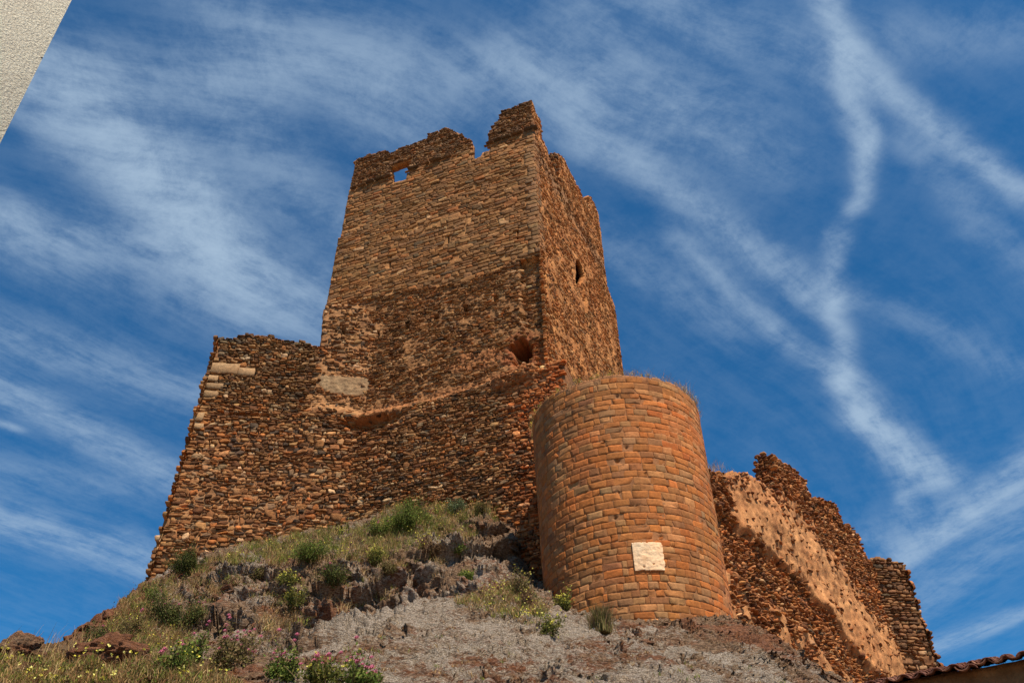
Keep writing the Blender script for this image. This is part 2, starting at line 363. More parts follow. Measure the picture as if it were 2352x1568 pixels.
def palette(entries, tint=None, spread=.16):
    W_ = np.array([e[0] for e in entries], float); W_ /= W_.sum(); Cc = np.array([e[1] for e in entries])
    def f(u, v, rs):
        k = rs.choice(len(W_), len(u), p=W_); c = Cc[k]*np.exp(rs.normal(0, spread, len(u)))[:, None]*(1+rs.normal(0, .022, (len(u), 3)))
        if tint is not None: c = c*tint(u, v)
        return np.clip(c, .01, .85)
    return f
class Build:
    def __init__(s): s.V = []; s.F = []; s.C = []; s.n = 0
    def add(s, V, *fc_col):
        *fs, col = fc_col; s.V.append(V); s.F += [f+s.n for f in fs]; s.C.append(col); s.n += len(V); return s
    def done(s, name, mat, parent, **k): return mesh(name, np.concatenate(s.V), s.F, mat, parent, np.concatenate(s.C), **k)

BROWN = (.26, .138, .064); SLATE = (.085, .064, .05); TAN = (.40, .245, .125); ORNG = (.38, .165, .06); PALE = (.60, .45, .30); GREY = (.24, .175, .115); DKBR = (.14, .072, .036)
PAL_RUB = [(3.6, BROWN), (1.4, DKBR), (.6, SLATE), (1.9, TAN), (.8, ORNG), (.4, PALE), (1.2, GREY)]
PAL_TOP = [(3, (.27, .152, .066)), (2, (.22, .130, .064)), (1.4, (.33, .19, .085)), (.8, (.33, .15, .055)), (.35, (.15, .105, .062)), (.2, (.46, .31, .17))]
PAL_SIDE = [(2, (.44, .20, .075)), (2, (.33, .15, .06)), (1.4, (.50, .27, .12)), (.5, (.17, .09, .05)), (.5, (.58, .37, .20)), (.6, (.27, .18, .11))]
def mcol(c, amp=.25, sc=1.2, off=0.):
    c = np.array(c)
    def f(U, V):
        n = n2(U, V, sc, 4, off); return np.clip(c*(1+amp*n[..., None]*np.array([1.3, 1.5, 1.6])), .01, .8)
    return f

# ------------------------------------------------------------------ castle geometry
TC = at(1241, 585, 28.)                     # the tower's near corner
TF = Face(TC, -70); SF = Face(TC, 25)       # front-left face, right (side) face
SF.n = np.array([SF.d[1], -SF.d[0], 0]); SF.s = 1
TF.n = -np.array([TF.d[1], -TF.d[0], 0]); TF.s = -1
if TF.n@TF.p0 > 0: TF.n = -TF.n; TF.s = 1
Q0 = TC+TF.d*9.1; WF = Face(Q0, -97); WF.s = -1; WF.n = -np.array([WF.d[1], -WF.d[0], 0])
if WF.n@WF.p0 > 0: WF.n = -WF.n; WF.s = 1

# --- front face of tower
top = [(809.4, 371.4), (822, 362), (849, 353), (881, 344), (895, 352), (904, 346), (927.5, 334), (957.6, 324), (982, 316), (984, 305.5), (1008.5, 299.7), (1027, 290), (1043, 302), (1055, 304), (1064, 314), (1081.5, 320.5), (1082, 364.5), (1085, 369), (1103.5, 360), (1107, 350.6), (1123, 346), (1119.7, 302), (1131, 297), (1133.5, 283.5), (1147.5, 269.6), (1149.8, 253.4), (1170.6, 247), (1184.5, 241.8), (1207.6, 233)]
polyT = TF.poly(top); ztop = polyT[-1][1]
uL1 = TF.uv(801, 437)[0]; zled = TF.uv(801, 437)[1]; uL2 = TF.uv(783, 545); 
polyT = [(uL1-.08, polyT[0][1])]+polyT+[(0., ztop), (0., 24.2), (-.9, 24.0), (-.9, 9.), (9.6, 9.), (9.6, 26.), (uL2[0]+.18, 26.), (uL2[0]+.18, uL2[1]), (uL1, uL2[1]-.01), (uL1, zled)]
openT = TF.poly([(895, 381), (943, 364), (936, 411), (899, 421)])
slits = [(*TF.uv(896, 596), .05, .62), (*TF.uv(1029, 545), .05, .5), (*TF.uv(1188, 537), .06, .42)]
putlog = [(*TF.uv(866, 766), .13, .24), (*TF.uv(933, 746), .15, .26), (*TF.uv(1000, 726), .16, .24), (*TF.uv(1067, 708), .12, .28), (*TF.uv(1137, 684), .13, .26), (*TF.uv(1117, 703), .08, .12)]
lp = sorted([TF.uv(850, 962), TF.uv(930, 945), TF.uv(1010, 925), TF.uv(1100, 898), TF.uv(1180, 872), TF.uv(1225, 852)])
lpu, lpz = np.array(lp).T
ashl = sorted([TF.uv(748, 701), TF.uv(820, 690), TF.uv(900, 672), TF.uv(1000, 655), TF.uv(1080, 640), TF.uv(1130, 625), TF.uv(1160, 610), TF.uv(1200, 596), TF.uv(1241, 585)])
asu, asz = np.array(ashl).T
hole = TF.uv(1196, 800); corner_u = 1.05
def zledge(u): return np.interp(u, lpu, lpz)
def zash(u, v): return np.interp(u, asu, asz)+.35*n2(u, v*.3, 1.1, 3, 4.)
def ell(u, v, c, a, b, s=.25, ns=.25, off=0.):
    r = np.sqrt(((u-c[0])/a)**2+((v-c[1])/b)**2)+ns*n2(u, v, 1.6, 3, off); return 1-sst(r, 1-s, 1+s)
cav = TF.uv(862, 985)
def wT(u, v):
    zl = zledge(u)+.15*n2(u, v, .9, 3, 9.)
    w = .55*(1-sst(v, zl-.35, zl+.5)); w = w-.55*ell(u, v, cav, 1.3, .38, .3, .35, 2.)
    hl = ell(u, v, hole, .45, .82, .10, .42, 5.); w = w-hl*(1.5+.5*n2(u, v, 3., 4, 2.))
    w = w+.30*ell(u, v, (hole[0]-.1, hole[1]-1.75), 1.0, .75, .5, .3, 6.)
    z2 = zash(u, v); ce = (1-sst(u+.25*n2(u, v, .8, 3, 1.), corner_u-.12, corner_u+.12))*(v < z2-.1)*sst(v, 23.9, 24.6)
    w = w-.28*ce; w = w-.10*sst(z2-v, 0., .35)*(v > 24)
    w = w-.12*sst(v, zled+.02, zled+.1)*.6+.0*v
    return w
def nothole(u, v):
    m = ~inpoly(u, v, openT)
    for (a, b, c, d) in putlog+slits: m &= ~((np.abs(u-a) < c+.03) & (np.abs(v-b) < d))
    return m & (ell(u, v, hole, .45, .82, .10, .42, 5.) < .3)
def mT(u, v): return inpoly(u, v+.16*n2(np.floor(u/.3)*.3, 0*u, 1.3, 3, 18.)*(v > zled+.3)*(u > .4), polyT)
def gaps(u, v):
    m = np.ones(np.shape(u), bool)
    for (a, b, c, d) in putlog+slits: m &= ~((np.abs(u-a) < max(c, .06)) & (np.abs(v-b) < d))
    return m
patchO = TF.poly([(1034, 822), (1062, 812), (1155, 796), (1172, 800), (1168, 836), (1095, 848), (1040, 856), (1030, 846)])
patchL = TF.poly([(825, 700), (860, 700), (872, 730), (858, 750), (822, 745)])
def smoothT(u, v):    # plastered / mortar-flush areas, 0..1
    zl = zledge(u); band = np.exp(-((v-zl-.25-.2*n2(u, v, .7, 3, 8.))/.55)**2)*sst(9.5-u, 0., .3)
    s = np.maximum(band, inpoly(u+.12*n2(u, v, 2., 2, 1.), v+.1*n2(u, v, 2., 2, 2.), patchO)*1.)
    s = np.maximum(s, ell(u, v, (hole[0]-.1, hole[1]-1.9), 1.15, 1.1, .3, .4, 6.)); return s
def wTm(u, v):
    s = smoothT(u, v); rub = (v < zash(u, v)) & (v > zledge(u)+.3)
    n = n2(u, v, 1.1, 3, 3.); f = n2(u, v, 7., 3, 5.)
    m = np.where(rub, .006+.045*n+.045*f, -.020+.012*f+.030*n)
    m = np.where(v < zledge(u)-.2, -.030+.03*f+.03*n, m)
    return wT(u, v)+m*(1-s)+s*(.045+.10*f+.06*n+.05*n2(u, v, 14., 2, 7.))
def cTm(u, v):
    c = mcol((.34, .195, .095), .4)(u, v); low = mcol((.26, .14, .075), .3)(u, v); o = mcol((.36, .18, .085), .4, 4.)(u, v)
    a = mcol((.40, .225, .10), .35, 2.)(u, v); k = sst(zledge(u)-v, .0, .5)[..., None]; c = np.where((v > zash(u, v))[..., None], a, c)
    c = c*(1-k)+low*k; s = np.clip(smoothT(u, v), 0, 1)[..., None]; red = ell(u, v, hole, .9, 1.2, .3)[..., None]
    c = c*(1-s)+o*s; dk = ell(u, v, hole, .44, .80, .10, .42, 5.)[..., None]; c = c*(1-red)+np.array([.30, .115, .05])*red; return c*(1-dk)+np.array([.20, .085, .045])*dk  # inside of the hole coloured darker to paint in its shade
def tintT(u, v):
    up = sst(v, 41, 43.5)[:, None]; rd = (1-sst(u, -.5, 2.5))*(1-sst(v, 23, 27)); rd = rd[:, None]  # rd paints in red light bounced from the round turret onto the corner
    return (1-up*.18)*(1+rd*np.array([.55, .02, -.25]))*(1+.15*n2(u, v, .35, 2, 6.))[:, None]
castle = empty('castle_tower', TC*np.array([1, 1, 0])+np.array([0, 0, 12.]), 'tall square ruined tower of brown rubble and ashlar with broken battlements', 'tower')
B = Build()
thickT = lambda U, V: np.where(V > zled-.6, .55, 1.7)
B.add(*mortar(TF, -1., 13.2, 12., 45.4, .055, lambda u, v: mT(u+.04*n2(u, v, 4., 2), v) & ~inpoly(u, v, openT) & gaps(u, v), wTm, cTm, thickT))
LT = (lambda v: 0*v, lambda v: np.where(v > zled, uL1-.10, np.where(v > uL2[1], uL1-.02, uL2[0]+.16)))
# squared courses of the upper half
mk = lambda u, v: mT(u, v) & nothole(u, v) & (v > zash(u, v)) & (v < zled-.05*u*0)
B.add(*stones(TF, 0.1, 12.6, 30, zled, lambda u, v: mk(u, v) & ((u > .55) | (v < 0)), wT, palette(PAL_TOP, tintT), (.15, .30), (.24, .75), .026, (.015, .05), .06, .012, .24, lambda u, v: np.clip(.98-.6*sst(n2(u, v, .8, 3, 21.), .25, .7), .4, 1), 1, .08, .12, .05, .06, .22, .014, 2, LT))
# quoins on the near corner
B.add(*stones(TF, 0., .62, 31, zled, lambda u, v: mk(u, v) & (u < .6), wT, palette([(2, (.27, .165, .085)), (1, (.22, .145, .085))]), (.27, .34), (.5, .75), .018, (.04, .06), .02, 0, .16, 1, 2, 0, .04, .02, 0., 0., .012, 0, (lambda v: 0*v, lambda v: 0*v+.62)))
# rubble above the string course
B.add(*stones(TF, -.02, 12.6, zled, 45.6, lambda u, v: mT(u, v) & nothole(u, v), wT, palette([(3, (.24, .145, .08)), (1.5, (.16, .10, .06)), (1.5, (.34, .21, .11)), (.8, (.30, .14, .06)), (.3, (.55, .40, .27))], tintT), (.07, .15), (.12, .42), .026, (.025, .09), .12, .08, .34, .93, 3, .06, .35, .08, .08, .2, .024, 3, LT))
# projecting slabs of the string course
B.add(*stones(TF, 0., 12.6, zled-.06, zled+.02, lambda u, v: mT(u, v) & ((u > 9.2) | (u < 3.2) | (n2(u, v, .6, 2, 3.) > .1)) & ~inpoly(u, v, openT), wT, palette([(1, (.10, .08, .065)), (1, (.16, .11, .075))]), (.10, .12), (.4, .9), .04, (.16, .24), .05, .02, .25, .9, 4, 0, .1))
# broken rubble of the lower half
def keepR(u, v): return np.where(smoothT(u, v) > .35, .34, np.clip(.84-.7*n2(u, v, 1.1, 3, 3.), .42, 1.))
rubT = lambda u, v: mT(u, v) & nothole(u, v) & (v < zash(u, v)) & (v > zledge(u)-.1)
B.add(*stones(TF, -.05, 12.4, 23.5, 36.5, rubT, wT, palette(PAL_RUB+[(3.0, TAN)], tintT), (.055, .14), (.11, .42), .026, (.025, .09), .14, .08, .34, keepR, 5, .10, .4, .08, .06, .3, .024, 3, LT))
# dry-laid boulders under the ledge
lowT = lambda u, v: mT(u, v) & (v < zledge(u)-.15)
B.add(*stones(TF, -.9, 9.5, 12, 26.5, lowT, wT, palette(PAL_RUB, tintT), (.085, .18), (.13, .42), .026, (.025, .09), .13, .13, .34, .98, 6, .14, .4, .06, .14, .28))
B.done('front_wall', M_MAS, castle)

# --- right (side) face of the tower
topR = [(1212, 234), (1222, 239.5), (1230, 260), (1242, 281), (1243, 320.5), (1255, 337), (1258, 362), (1286, 420), (1282.5, 355), (1290, 361), (1297.5, 373.7), (1309, 396), (1320.7, 417.7), (1332, 436), (1337, 452.5), (1358, 487), (1351, 449), (1358, 455), (1366, 473), (1374, 496.5), (1381, 536), (1384, 575)]
pR = SF.poly(topR); uR2 = SF.uv(1393, 656); uR3 = SF.uv(1410, 700)[0]
polyR = [(0., ztop+.05)]+[(max(u, .05), v) for u, v in pR[1:]]+[(uR2[0], uR2[1]), (uR3, uR2[1]-.9), (uR3+.1, 20.), (0.0, 20.)]
win_ = SF.poly([(1321.6, 604), (1323, 598), (1326, 596), (1330, 598), (1335.5, 612), (1340, 634), (1334, 650), (1327, 657), (1323, 656)])
cw_ = np.mean(win_, axis=0); win = [((u-cw_[0])*1.12+cw_[0], (v-cw_[1])*1.05+cw_[1]) for u, v in win_]; win2 = [((u-cw_[0])*1.45+cw_[0], (v-cw_[1])*1.12+cw_[1]) for u, v in win_]
wc = SF.uv(1338, 680)
def wR(u, v):
    w = -.22*ell(u, v, (wc[0]+.15, wc[1]), .30, 1.0, .3, .2, 2.)
    w = w-.14*np.exp(-((v-zled+.15)/.12)**2)*0+.05*n2(u, v, .5, 3, 3.)
    return w
def mR(u, v): return inpoly(u, v+.22*n2(np.floor(u/.34)*.34, 0*u, 1.3, 3, 8.)*(v > 40), polyR)
def wRm(u, v): return wR(u, v)+.030+.035*n2(u, v, .9, 3, 12.)+.032*n2(u, v, 6., 4, 13.)
def cRm(u, v):
    c = mcol((.50, .245, .095), .35, 1.2, 5.)(u, v); gr = mcol((.30, .18, .10), .3, 2.)(u, v)
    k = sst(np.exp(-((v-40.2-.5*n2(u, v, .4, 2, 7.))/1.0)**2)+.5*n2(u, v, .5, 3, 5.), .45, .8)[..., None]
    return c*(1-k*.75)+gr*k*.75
B = Build()
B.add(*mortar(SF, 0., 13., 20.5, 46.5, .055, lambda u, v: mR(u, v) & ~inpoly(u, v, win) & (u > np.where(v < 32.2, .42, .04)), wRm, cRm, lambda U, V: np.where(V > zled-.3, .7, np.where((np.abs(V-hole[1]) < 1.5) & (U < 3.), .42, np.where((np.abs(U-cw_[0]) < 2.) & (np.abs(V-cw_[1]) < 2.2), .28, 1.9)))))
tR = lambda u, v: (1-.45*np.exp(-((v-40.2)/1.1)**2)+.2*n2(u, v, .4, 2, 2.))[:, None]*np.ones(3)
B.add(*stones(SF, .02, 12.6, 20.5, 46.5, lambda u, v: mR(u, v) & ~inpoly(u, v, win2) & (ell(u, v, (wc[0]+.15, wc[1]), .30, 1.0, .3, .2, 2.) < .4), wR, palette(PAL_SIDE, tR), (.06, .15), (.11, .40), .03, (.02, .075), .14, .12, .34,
     lambda u, v: np.clip(.84-.7*n2(u, v, .9, 3, 12.)+.2*sst(v, 41.5, 43), .42, 1.), 11, .08, .45, .08, .06, .2, .024, 3, (lambda v: 0*v, lambda v: np.where(v > uR2[1], uR2[0]-.0, uR3))))
B.add(*stones(SF, .0, .62, 31, 42.8, lambda u, v: (u < .6) & (v > 31.8), wR, palette([(2, (.30, .165, .08)), (1, (.24, .15, .085))]), (.27, .34), (.5, .7), .018, (.04, .06), .02, 0, .16, 1, 12, 0, .04, .02, 0., 0., .012, 0, (lambda v: 0*v-.03, lambda v: 0*v+.6)))
# broken ends of the merlons, facing the crenels
for (c, h0, h1) in ((pR[7][0], pR[7][1]-.2, pR[8][1]), (pR[15][0], pR[15][1]-.2, pR[16][1])):
    E_ = Face(SF.pos(c, 0., 0.), -65); E_.n = -SF.d; E_.s = 1 if (np.array([E_.d[1], -E_.d[0], 0])@E_.n) > 0 else -1
    B.add(*stones(E_, .0, .75, h0, h1, lambda u, v: (u < .72) & (u > .03), lambda u, v: 0*u, palette(PAL_RUB), (.09, .17), (.2, .45), .02, (.03, .12), .1, .08, .4, 1, 14, 0, .3))
B.done('side_wall', M_MAS, castle)
# hidden walls, and unseen slabs added inside to block daylight behind the window
wl, wr = 11.6, uR3-.35
def boxmesh(name, p0, ax, ay, lx, ly, z0, z1, mat, parent, colr=(.22, .13, .07)):
    p = [p0, p0+ax*lx, p0+ax*lx+ay*ly, p0+ay*ly]; V = [np.array([a[0], a[1], z]) for z in (z0, z1) for a in p]
    return mesh(name, V, [np.array([[0, 3, 2, 1], [4, 5, 6, 7], [0, 1, 5, 4], [1, 2, 6, 5], [2, 3, 7, 6], [3, 0, 4, 7]])], mat, parent, np.tile(colr, (8, 1)))
def backwall(name, fc, u0, u1, z0, z1, seed, parent, th=1.4):
    B_ = Build(); tp = lambda u: z1+.8*n2(u, 0*u, .5, 2, seed)
    B_.add(*mortar(fc, u0, u1, z0, z1+1, .25, lambda u, v: v < tp(u), lambda u, v: .04*n2(u, v, 2., 2), mcol((.34, .19, .09)), th))
    B_.add(*stones(fc, u0, u1, z0, z1+1, lambda u, v: v < tp(u), lambda u, v: 0*u, palette(PAL_TOP), (.3, .5), (.5, 1.1), .04, (.04, .1), .08, .03, .3, .95, seed))
    return B_.done(name, M_MAS, parent)
far = TC+TF.d*wl+SF.d*wr
RB = Face(far, -70+180); RB.n = SF.d.copy(); RB.s = 1 if (np.array([RB.d[1], -RB.d[0], 0])@RB.n) > 0 else -1
LB = Face(TC+TF.d*wl, 25); LB.n = -np.array([LB.d[1], -LB.d[0], 0]); LB.s = -1
backwall('rear_wall', RB, 0, wl-2., 16, 42, 21, castle); backwall('left_wall', LB, 1.75, wr, 16, 41.5, 22, castle)
boxmesh('upper_light_block', TC+TF.d*1.2+SF.d*1.2-np.array([0, 0, 0]), TF.d, SF.d, wl-2.4, wr-2.4, 39.6, 40.0, M_MAS, castle)  # both slabs are added unseen, to shut out light from the open top
boxmesh('lower_light_block', TC+TF.d*1.2+SF.d*1.2, TF.d, SF.d, wl-2.4, wr-2.4, 32.4, 32.7, M_MAS, castle)

# --- left block: outer wall with clean sharp end
polyW = WF.poly([(342, 1335), (497, 780), (505, 778), (553, 777), (556, 767), (585, 770), (625, 771), (640, 779), (690, 785), (737, 797), (739, 760), (742, 715), (748, 700)])
uW = (polyW[0][0]+polyW[1][0])/2
def cl(p): return [(uW, 11.)]+[(uW, polyW[1][1])]+p+[(.9, polyW[-1][1]+.2), (-.1, WF.uv(858, 745)[1]), (-.45, WF.uv(858, 775)[1]), (-.45, 11.)]
polyW = cl(polyW[2:])
wlp = sorted([WF.uv(460, 952), WF.uv(560, 948), WF.uv(640, 952), WF.uv(735, 945), WF.uv(790, 952), WF.uv(850, 972), (-.45, WF.uv(850, 972)[1])]); wlu, wlz = np.array(wlp).T
patchG = WF.poly([(735, 862), (800, 866), (856, 870), (858, 888), (835, 908), (795, 908), (745, 900), (733, 882)])
holeW = (*WF.uv(789, 761), .09, .26); cavW = WF.uv(835, 990)
amp = lambda u: .55-.47*sst(u, 1.9, 3.0)
def wW(u, v):
    zl = np.interp(u, wlu, wlz)+.12*n2(u, v, .9, 3, 9.); w = amp(u)*(1-sst(v, zl-.3, zl+.45))
    w = w-.5*ell(u, v, (cavW[0]-.1, cavW[1]), .9, .34, .3, .35, 2.); w = w+.10*(1-sst(v, 15, 24))
    a, b, c, d = holeW; w = w-.5*((np.abs(u-a) < c) & (np.abs(v-b) < d))
    w = w-.30*np.exp(-((v-WF.uv(600, 955)[1]-.02*(u-5))/.10)**2)*sst(u, 3.6, 4.5)*(1-sst(u, 6.0, 6.8))
    return w
def smW(u, v):
    zl = np.interp(u, wlu, wlz); band = np.exp(-((v-zl-.15-.15*n2(u, v, .9, 3, 8.))/.42)**2)*(1-sst(u, 1.9, 2.4))
    pg = inpoly(u+.10*n2(u, v, 2.5, 3, 1.), v+.12*n2(u, v, 2.5, 3, 2.), patchG)*1.; return np.maximum(band, pg)
def wWm(u, v):
    s = smW(u, v); up = (1-sst(u, 2.2, 2.6))*(v > np.interp(u, wlu, wlz)); f = n2(u, v, 7., 3, 5.); n = n2(u, v, 1.1, 3, 3.)
    mid = np.exp(-((v-19.2)/2.6)**2)*sst(u, .8, 2.)
    return wW(u, v)+(1-s)*(-.036+.040*up+.036*mid+.03*f+.03*n)+s*(.05+.035*f)
def cWm(u, v):
    a = mcol((.26, .14, .075), .3)(u, v); b = mcol((.38, .225, .12), .3)(u, v); k = ((1-sst(u, 2.2, 2.6))*(v > np.interp(u, wlu, wlz)))[..., None]
    k = np.maximum(k, np.exp(-((v-18.6)/2.2)**2)[..., None]*.7)
    pg = inpoly(u, v, patchG)[..., None]*1.; s = smW(u, v)[..., None]; c = a*(1-k)+b*k
    return c*(1-s)+s*(mcol((.38, .215, .105), .4, 4.)(u, v)*(1-pg)+mcol((.32, .245, .165), .22, 3.)(u, v)*pg)
def mW(u, v): return inpoly(u, v, polyW)
wing = empty('ruined_rampart', np.array([WF.pos(uW*.5, 12., 0.)[0], WF.pos(uW*.5, 12., 0.)[1], 12.]), 'low rubble wall block with pale corner stones left of the tall tower', 'wall')
quo = []                               # pale dressed blocks on the far-left arris
for (x0, y0, x1, y1) in ((478, 833, 548, 861), (470, 862, 500, 878), (470, 880, 512, 896), (549, 845, 585, 866), (447, 949, 466, 972), (440, 975, 466, 990), (463, 897, 500, 915)):
    a = WF.uv(x1, y1); b = WF.uv(x0, y0); quo.append(((a[0]+b[0])/2, (a[1]+b[1])/2, abs(b[0]-a[0]), abs(b[1]-a[1])))
def notquo(u, v):
    m = np.ones(np.shape(u), bool)
    for a, b, l, h in quo: m &= ~((np.abs(u-a) < l/2-.02) & (np.abs(v-b) < h/2-.02))
    return m
B = Build(); B.add(*mortar(WF, -.45, uW+.1, 13, 33.4, .055, mW, wWm, cWm, 2.2))
hw = lambda u, v: ~((np.abs(u-holeW[0]) < holeW[2]+.03) & (np.abs(v-holeW[1]) < holeW[3])) & notquo(u, v) & mW(u, v)
tW = lambda u, v: (1+.12*n2(u, v, .5, 2, 3.))[:, None]*(1+((sst(v, 15, 17)*(1-sst(v, 21, 23)))[:, None])*np.array([.08, .03, 0.])-(sst(v, 24, 25.5)*sst(u, 2.2, 2.8))[:, None]*np.array([.22, .16, .12]))
kW = lambda u, v: np.where(smW(u, v) > .35, np.where(inpoly(u, v, patchG), .03, .35), np.where((u < 2.4) & (v > np.interp(u, wlu, wlz)), .72, .97))
B.add(*stones(WF, -.45, uW-.42, 13, 33.2, lambda u, v: hw(u, v) & (u < uW-.40), wW, palette(PAL_RUB, tW), lambda v: (.11, .23) if 17 < v < 23.5 else (.08, .17), lambda v: (.14, .48) if 17 < v < 23.5 else (.12, .40), .024, (.025, .095), .14, .16, .33, kW, 31, .16, .4, .08, .2, .28, .024, 3, (lambda v: 0*v-.5, lambda v: np.where(v > WF.uv(556, 767)[1]+.05, WF.uv(739, 750)[0]-.03, uW-.3))))
B.add(*stones(WF, uW-.62, uW, 13, 30.4, lambda u, v: hw(u, v) & (u > uW-.45), wW, palette(PAL_RUB+[(1.5, TAN)], tW), (.12, .24), (.35, .62), .03, (.03, .08), .06, .04, .3, 1, 32, .03, .2, .06, 0., .2, .02, 2, (lambda v: 0*v, lambda v: 0*v+uW)))
rs = np.random.RandomState(5)
for a, b, l, h in quo:
    B.add(*stones(WF, a-l/2, a+l/2, b-h/2, b+h/2-.01, lambda u, v, a=a: np.abs(u-a) < .01+l, wW, palette([(1, (.46, .33, .20))], None, .1), (h, h+.001), (l*1.0, l*1.001), .02, (.05, .08), .03, .01, .2, 1, int(a*7), 0, .05, .03)) if False else None
    K = np.array([[-1, -1], [-.3, -1.03], [.4, -.98], [1, -1], [1.01, .1], [1, 1], [.3, 1.02], [-.4, .98], [-1, 1], [-1.01, -.1]])*(1+rs.normal(0, .035, (10, 2)))
    uu = a+K[:, 0]*l/2*.96; vv = b+K[:, 1]*h/2*.94; ww = wW(uu, vv)
    r0 = WF.pos(uu, vv, ww-.08); r1 = WF.pos(a+(uu-a)*.985, b+(vv-b)*.97, ww+.07); r2 = WF.pos(a+(uu-a)*.93, b+(vv-b)*.88, ww+.10+rs.normal(0, .008, 10)); c0 = WF.pos(np.array([a]), np.array([b]), wW(np.array([a]), np.array([b]))+.10)
    i = np.arange(10); j = (i+1) % 10; Qd = np.concatenate([np.stack([k*10+i, k*10+j, (k+1)*10+j, (k+1)*10+i], -1) for k in (0, 1)]); Tt = np.stack([20+i, 20+j, np.full(10, 30)], -1)
    if WF.s < 0: Qd = Qd[:, ::-1]; Tt = Tt[:, ::-1]
    B.add(np.concatenate([r0, r1, r2, c0]), Qd, Tt, np.tile(np.array([.38, .28, .18])*rs.uniform(.8, 1.15), (31, 1)))
# the end of the block, turned away from the tower
EW = Face(WF.pos(uW, 0., 0.), -7); EW.n = WF.d.copy(); EW.s = 1 if (np.array([EW.d[1], -EW.d[0], 0])@EW.n) > 0 else -1
B.add(*stones(EW, -.1, 2.2, 13, 28.2, lambda u, v: v < 28.1, lambda u, v: -.04+0*u, palette(PAL_RUB), (.12, .24), (.25, .6), .02, (.03, .1), .08, .05, .35, 1, 33))
B.done('rubble_wall', M_MAS, wing)

# --- round turret
CA = 8.40; cdist = 25.4; cc = dirv(CA)*cdist
DR = Drum(cc, cdist*math.sin(math.radians(6.40)), 11., cdist*math.sin(math.radians(6.93)), 20.2)
def drum_hit(x, y, w=0.):
    r = ray(x, y); t = (cdist-4.)/math.hypot(r[0], r[1])
    for _ in range(400):
        p = CAM+r*t; R_ = DR.r0+(DR.r1-DR.r0)*(p[2]-DR.v0)/(DR.v1-DR.v0)+w
        if math.hypot(p[0]-cc[0], p[1]-cc[1]) < R_: break
        t += .015
    return (math.atan2(p[0]-cc[0], -(p[1]-cc[1]))*DR.R, p[2]), p
ZT = drum_hit(1440, 861)[0][1]; ZB = drum_hit(1440, 1420)[0][1]
drumT = empty('round_turret', (cc[0], cc[1], ZB), 'round bastion of neat orange ashlar blocks standing against the tower', 'turret')
umax = math.pi*DR.R*.92; B = Build(); rim = lambda u: ZT+.05*n2(u, 0*u, 1.3, 2, 3.)+.12*sst(-u, 1.5, 4)
dents = []
rs = np.random.RandomState(9)
for _ in range(170): dents.append((rs.uniform(-5, 5), rs.uniform(ZB, ZT-.5), rs.uniform(.015, .05)))
for x, y, r_ in ((1321, 1110, .08), (1315, 1218, .09), (1418, 1058, .07), (1592, 1250, .05), (1610, 1268, .06), (1452, 1075, .05), (1430, 1335, .08), (1345, 1195, .05)): dents.append((*drum_hit(x, y)[0], r_))
def wD(u, v):
    w = .02*n2(u, v, .5, 2, 8.)
    for a, b, c in dents: w = w-.12*np.exp(-(((u-a)/c)**2+((v-b)/c)**2))
    return w
red = lambda u, v: sst(u*.14+n2(u, v, .32, 4, 6.)*.75+(1-sst(v, ZB, ZB+3.4))*.30, .02, .65)
smear = lambda u, v: sst(red(u, v)+.30*n2(u, v, 1.1, 3, 2.)-.30*sst(v, ZB+2, ZT), .45, .95)
def wDm(u, v): return wD(u, v)-.005+.009*smear(u, v)+.008*n2(u, v, 9., 2, 2.)
def cDm(u, v):
    r_ = red(u, v)[..., None]; return np.array([.33, .17, .08])*(1-r_)+np.array([.50, .235, .10])*r_
B.add(*mortar(DR, -umax, umax, ZB-2.5, ZT+.3, .05, lambda u, v: v < rim(u)-.02, wDm, cDm, .9))
PAL_DR = [(3, (.40, .185, .065)), (2, (.34, .175, .075)), (1.6, (.44, .18, .055)), (.9, (.36, .22, .11)), (.4, (.30, .155, .075)), (.3, (.33, .21, .115)), (.4, (.50, .28, .13))]
tD = lambda u, v: (1+.10*n2(u, v, .6, 3, 31.))[:, None]*(1+red(u, v)[:, None]*np.array([.12, -.03, -.14]))*np.array([1.02, .93, .82])
B.add(*stones(DR, -umax, umax, ZB-2.5, ZT+.2, lambda u, v: v < rim(u)-.05, wD, palette(PAL_DR, tD, .11), (.19, .265), (.22, .62), .007, (.007, .013), .020, .004, .12, 1., 41, 0., .05, .0, 0., 0., .008, 1))
B.done('ashlar_wall', M_ASH, drumT)
rr_ = np.linspace(0, DR.r1-.15, 12); aa_ = np.linspace(0, 2*math.pi, 49)[:-1]; RR, AA = np.meshgrid(rr_, aa_, indexing='ij')
V = np.stack([cc[0]+RR*np.sin(AA), cc[1]-RR*np.cos(AA), ZT-.06+.18*(1-(RR/DR.r1)**2)+.05*n2(RR*np.sin(AA), RR*np.cos(AA), 1.5, 3)], -1).reshape(-1, 3); ids = np.arange(12*48).reshape(12, 48)
Qd = np.stack([ids[:-1], ids[1:], np.roll(ids, -1, 1)[1:], np.roll(ids, -1, 1)[:-1]], -1).reshape(-1, 4)[:, ::-1]
mesh('earth_fill', V, [Qd], M_GROUND, drumT)
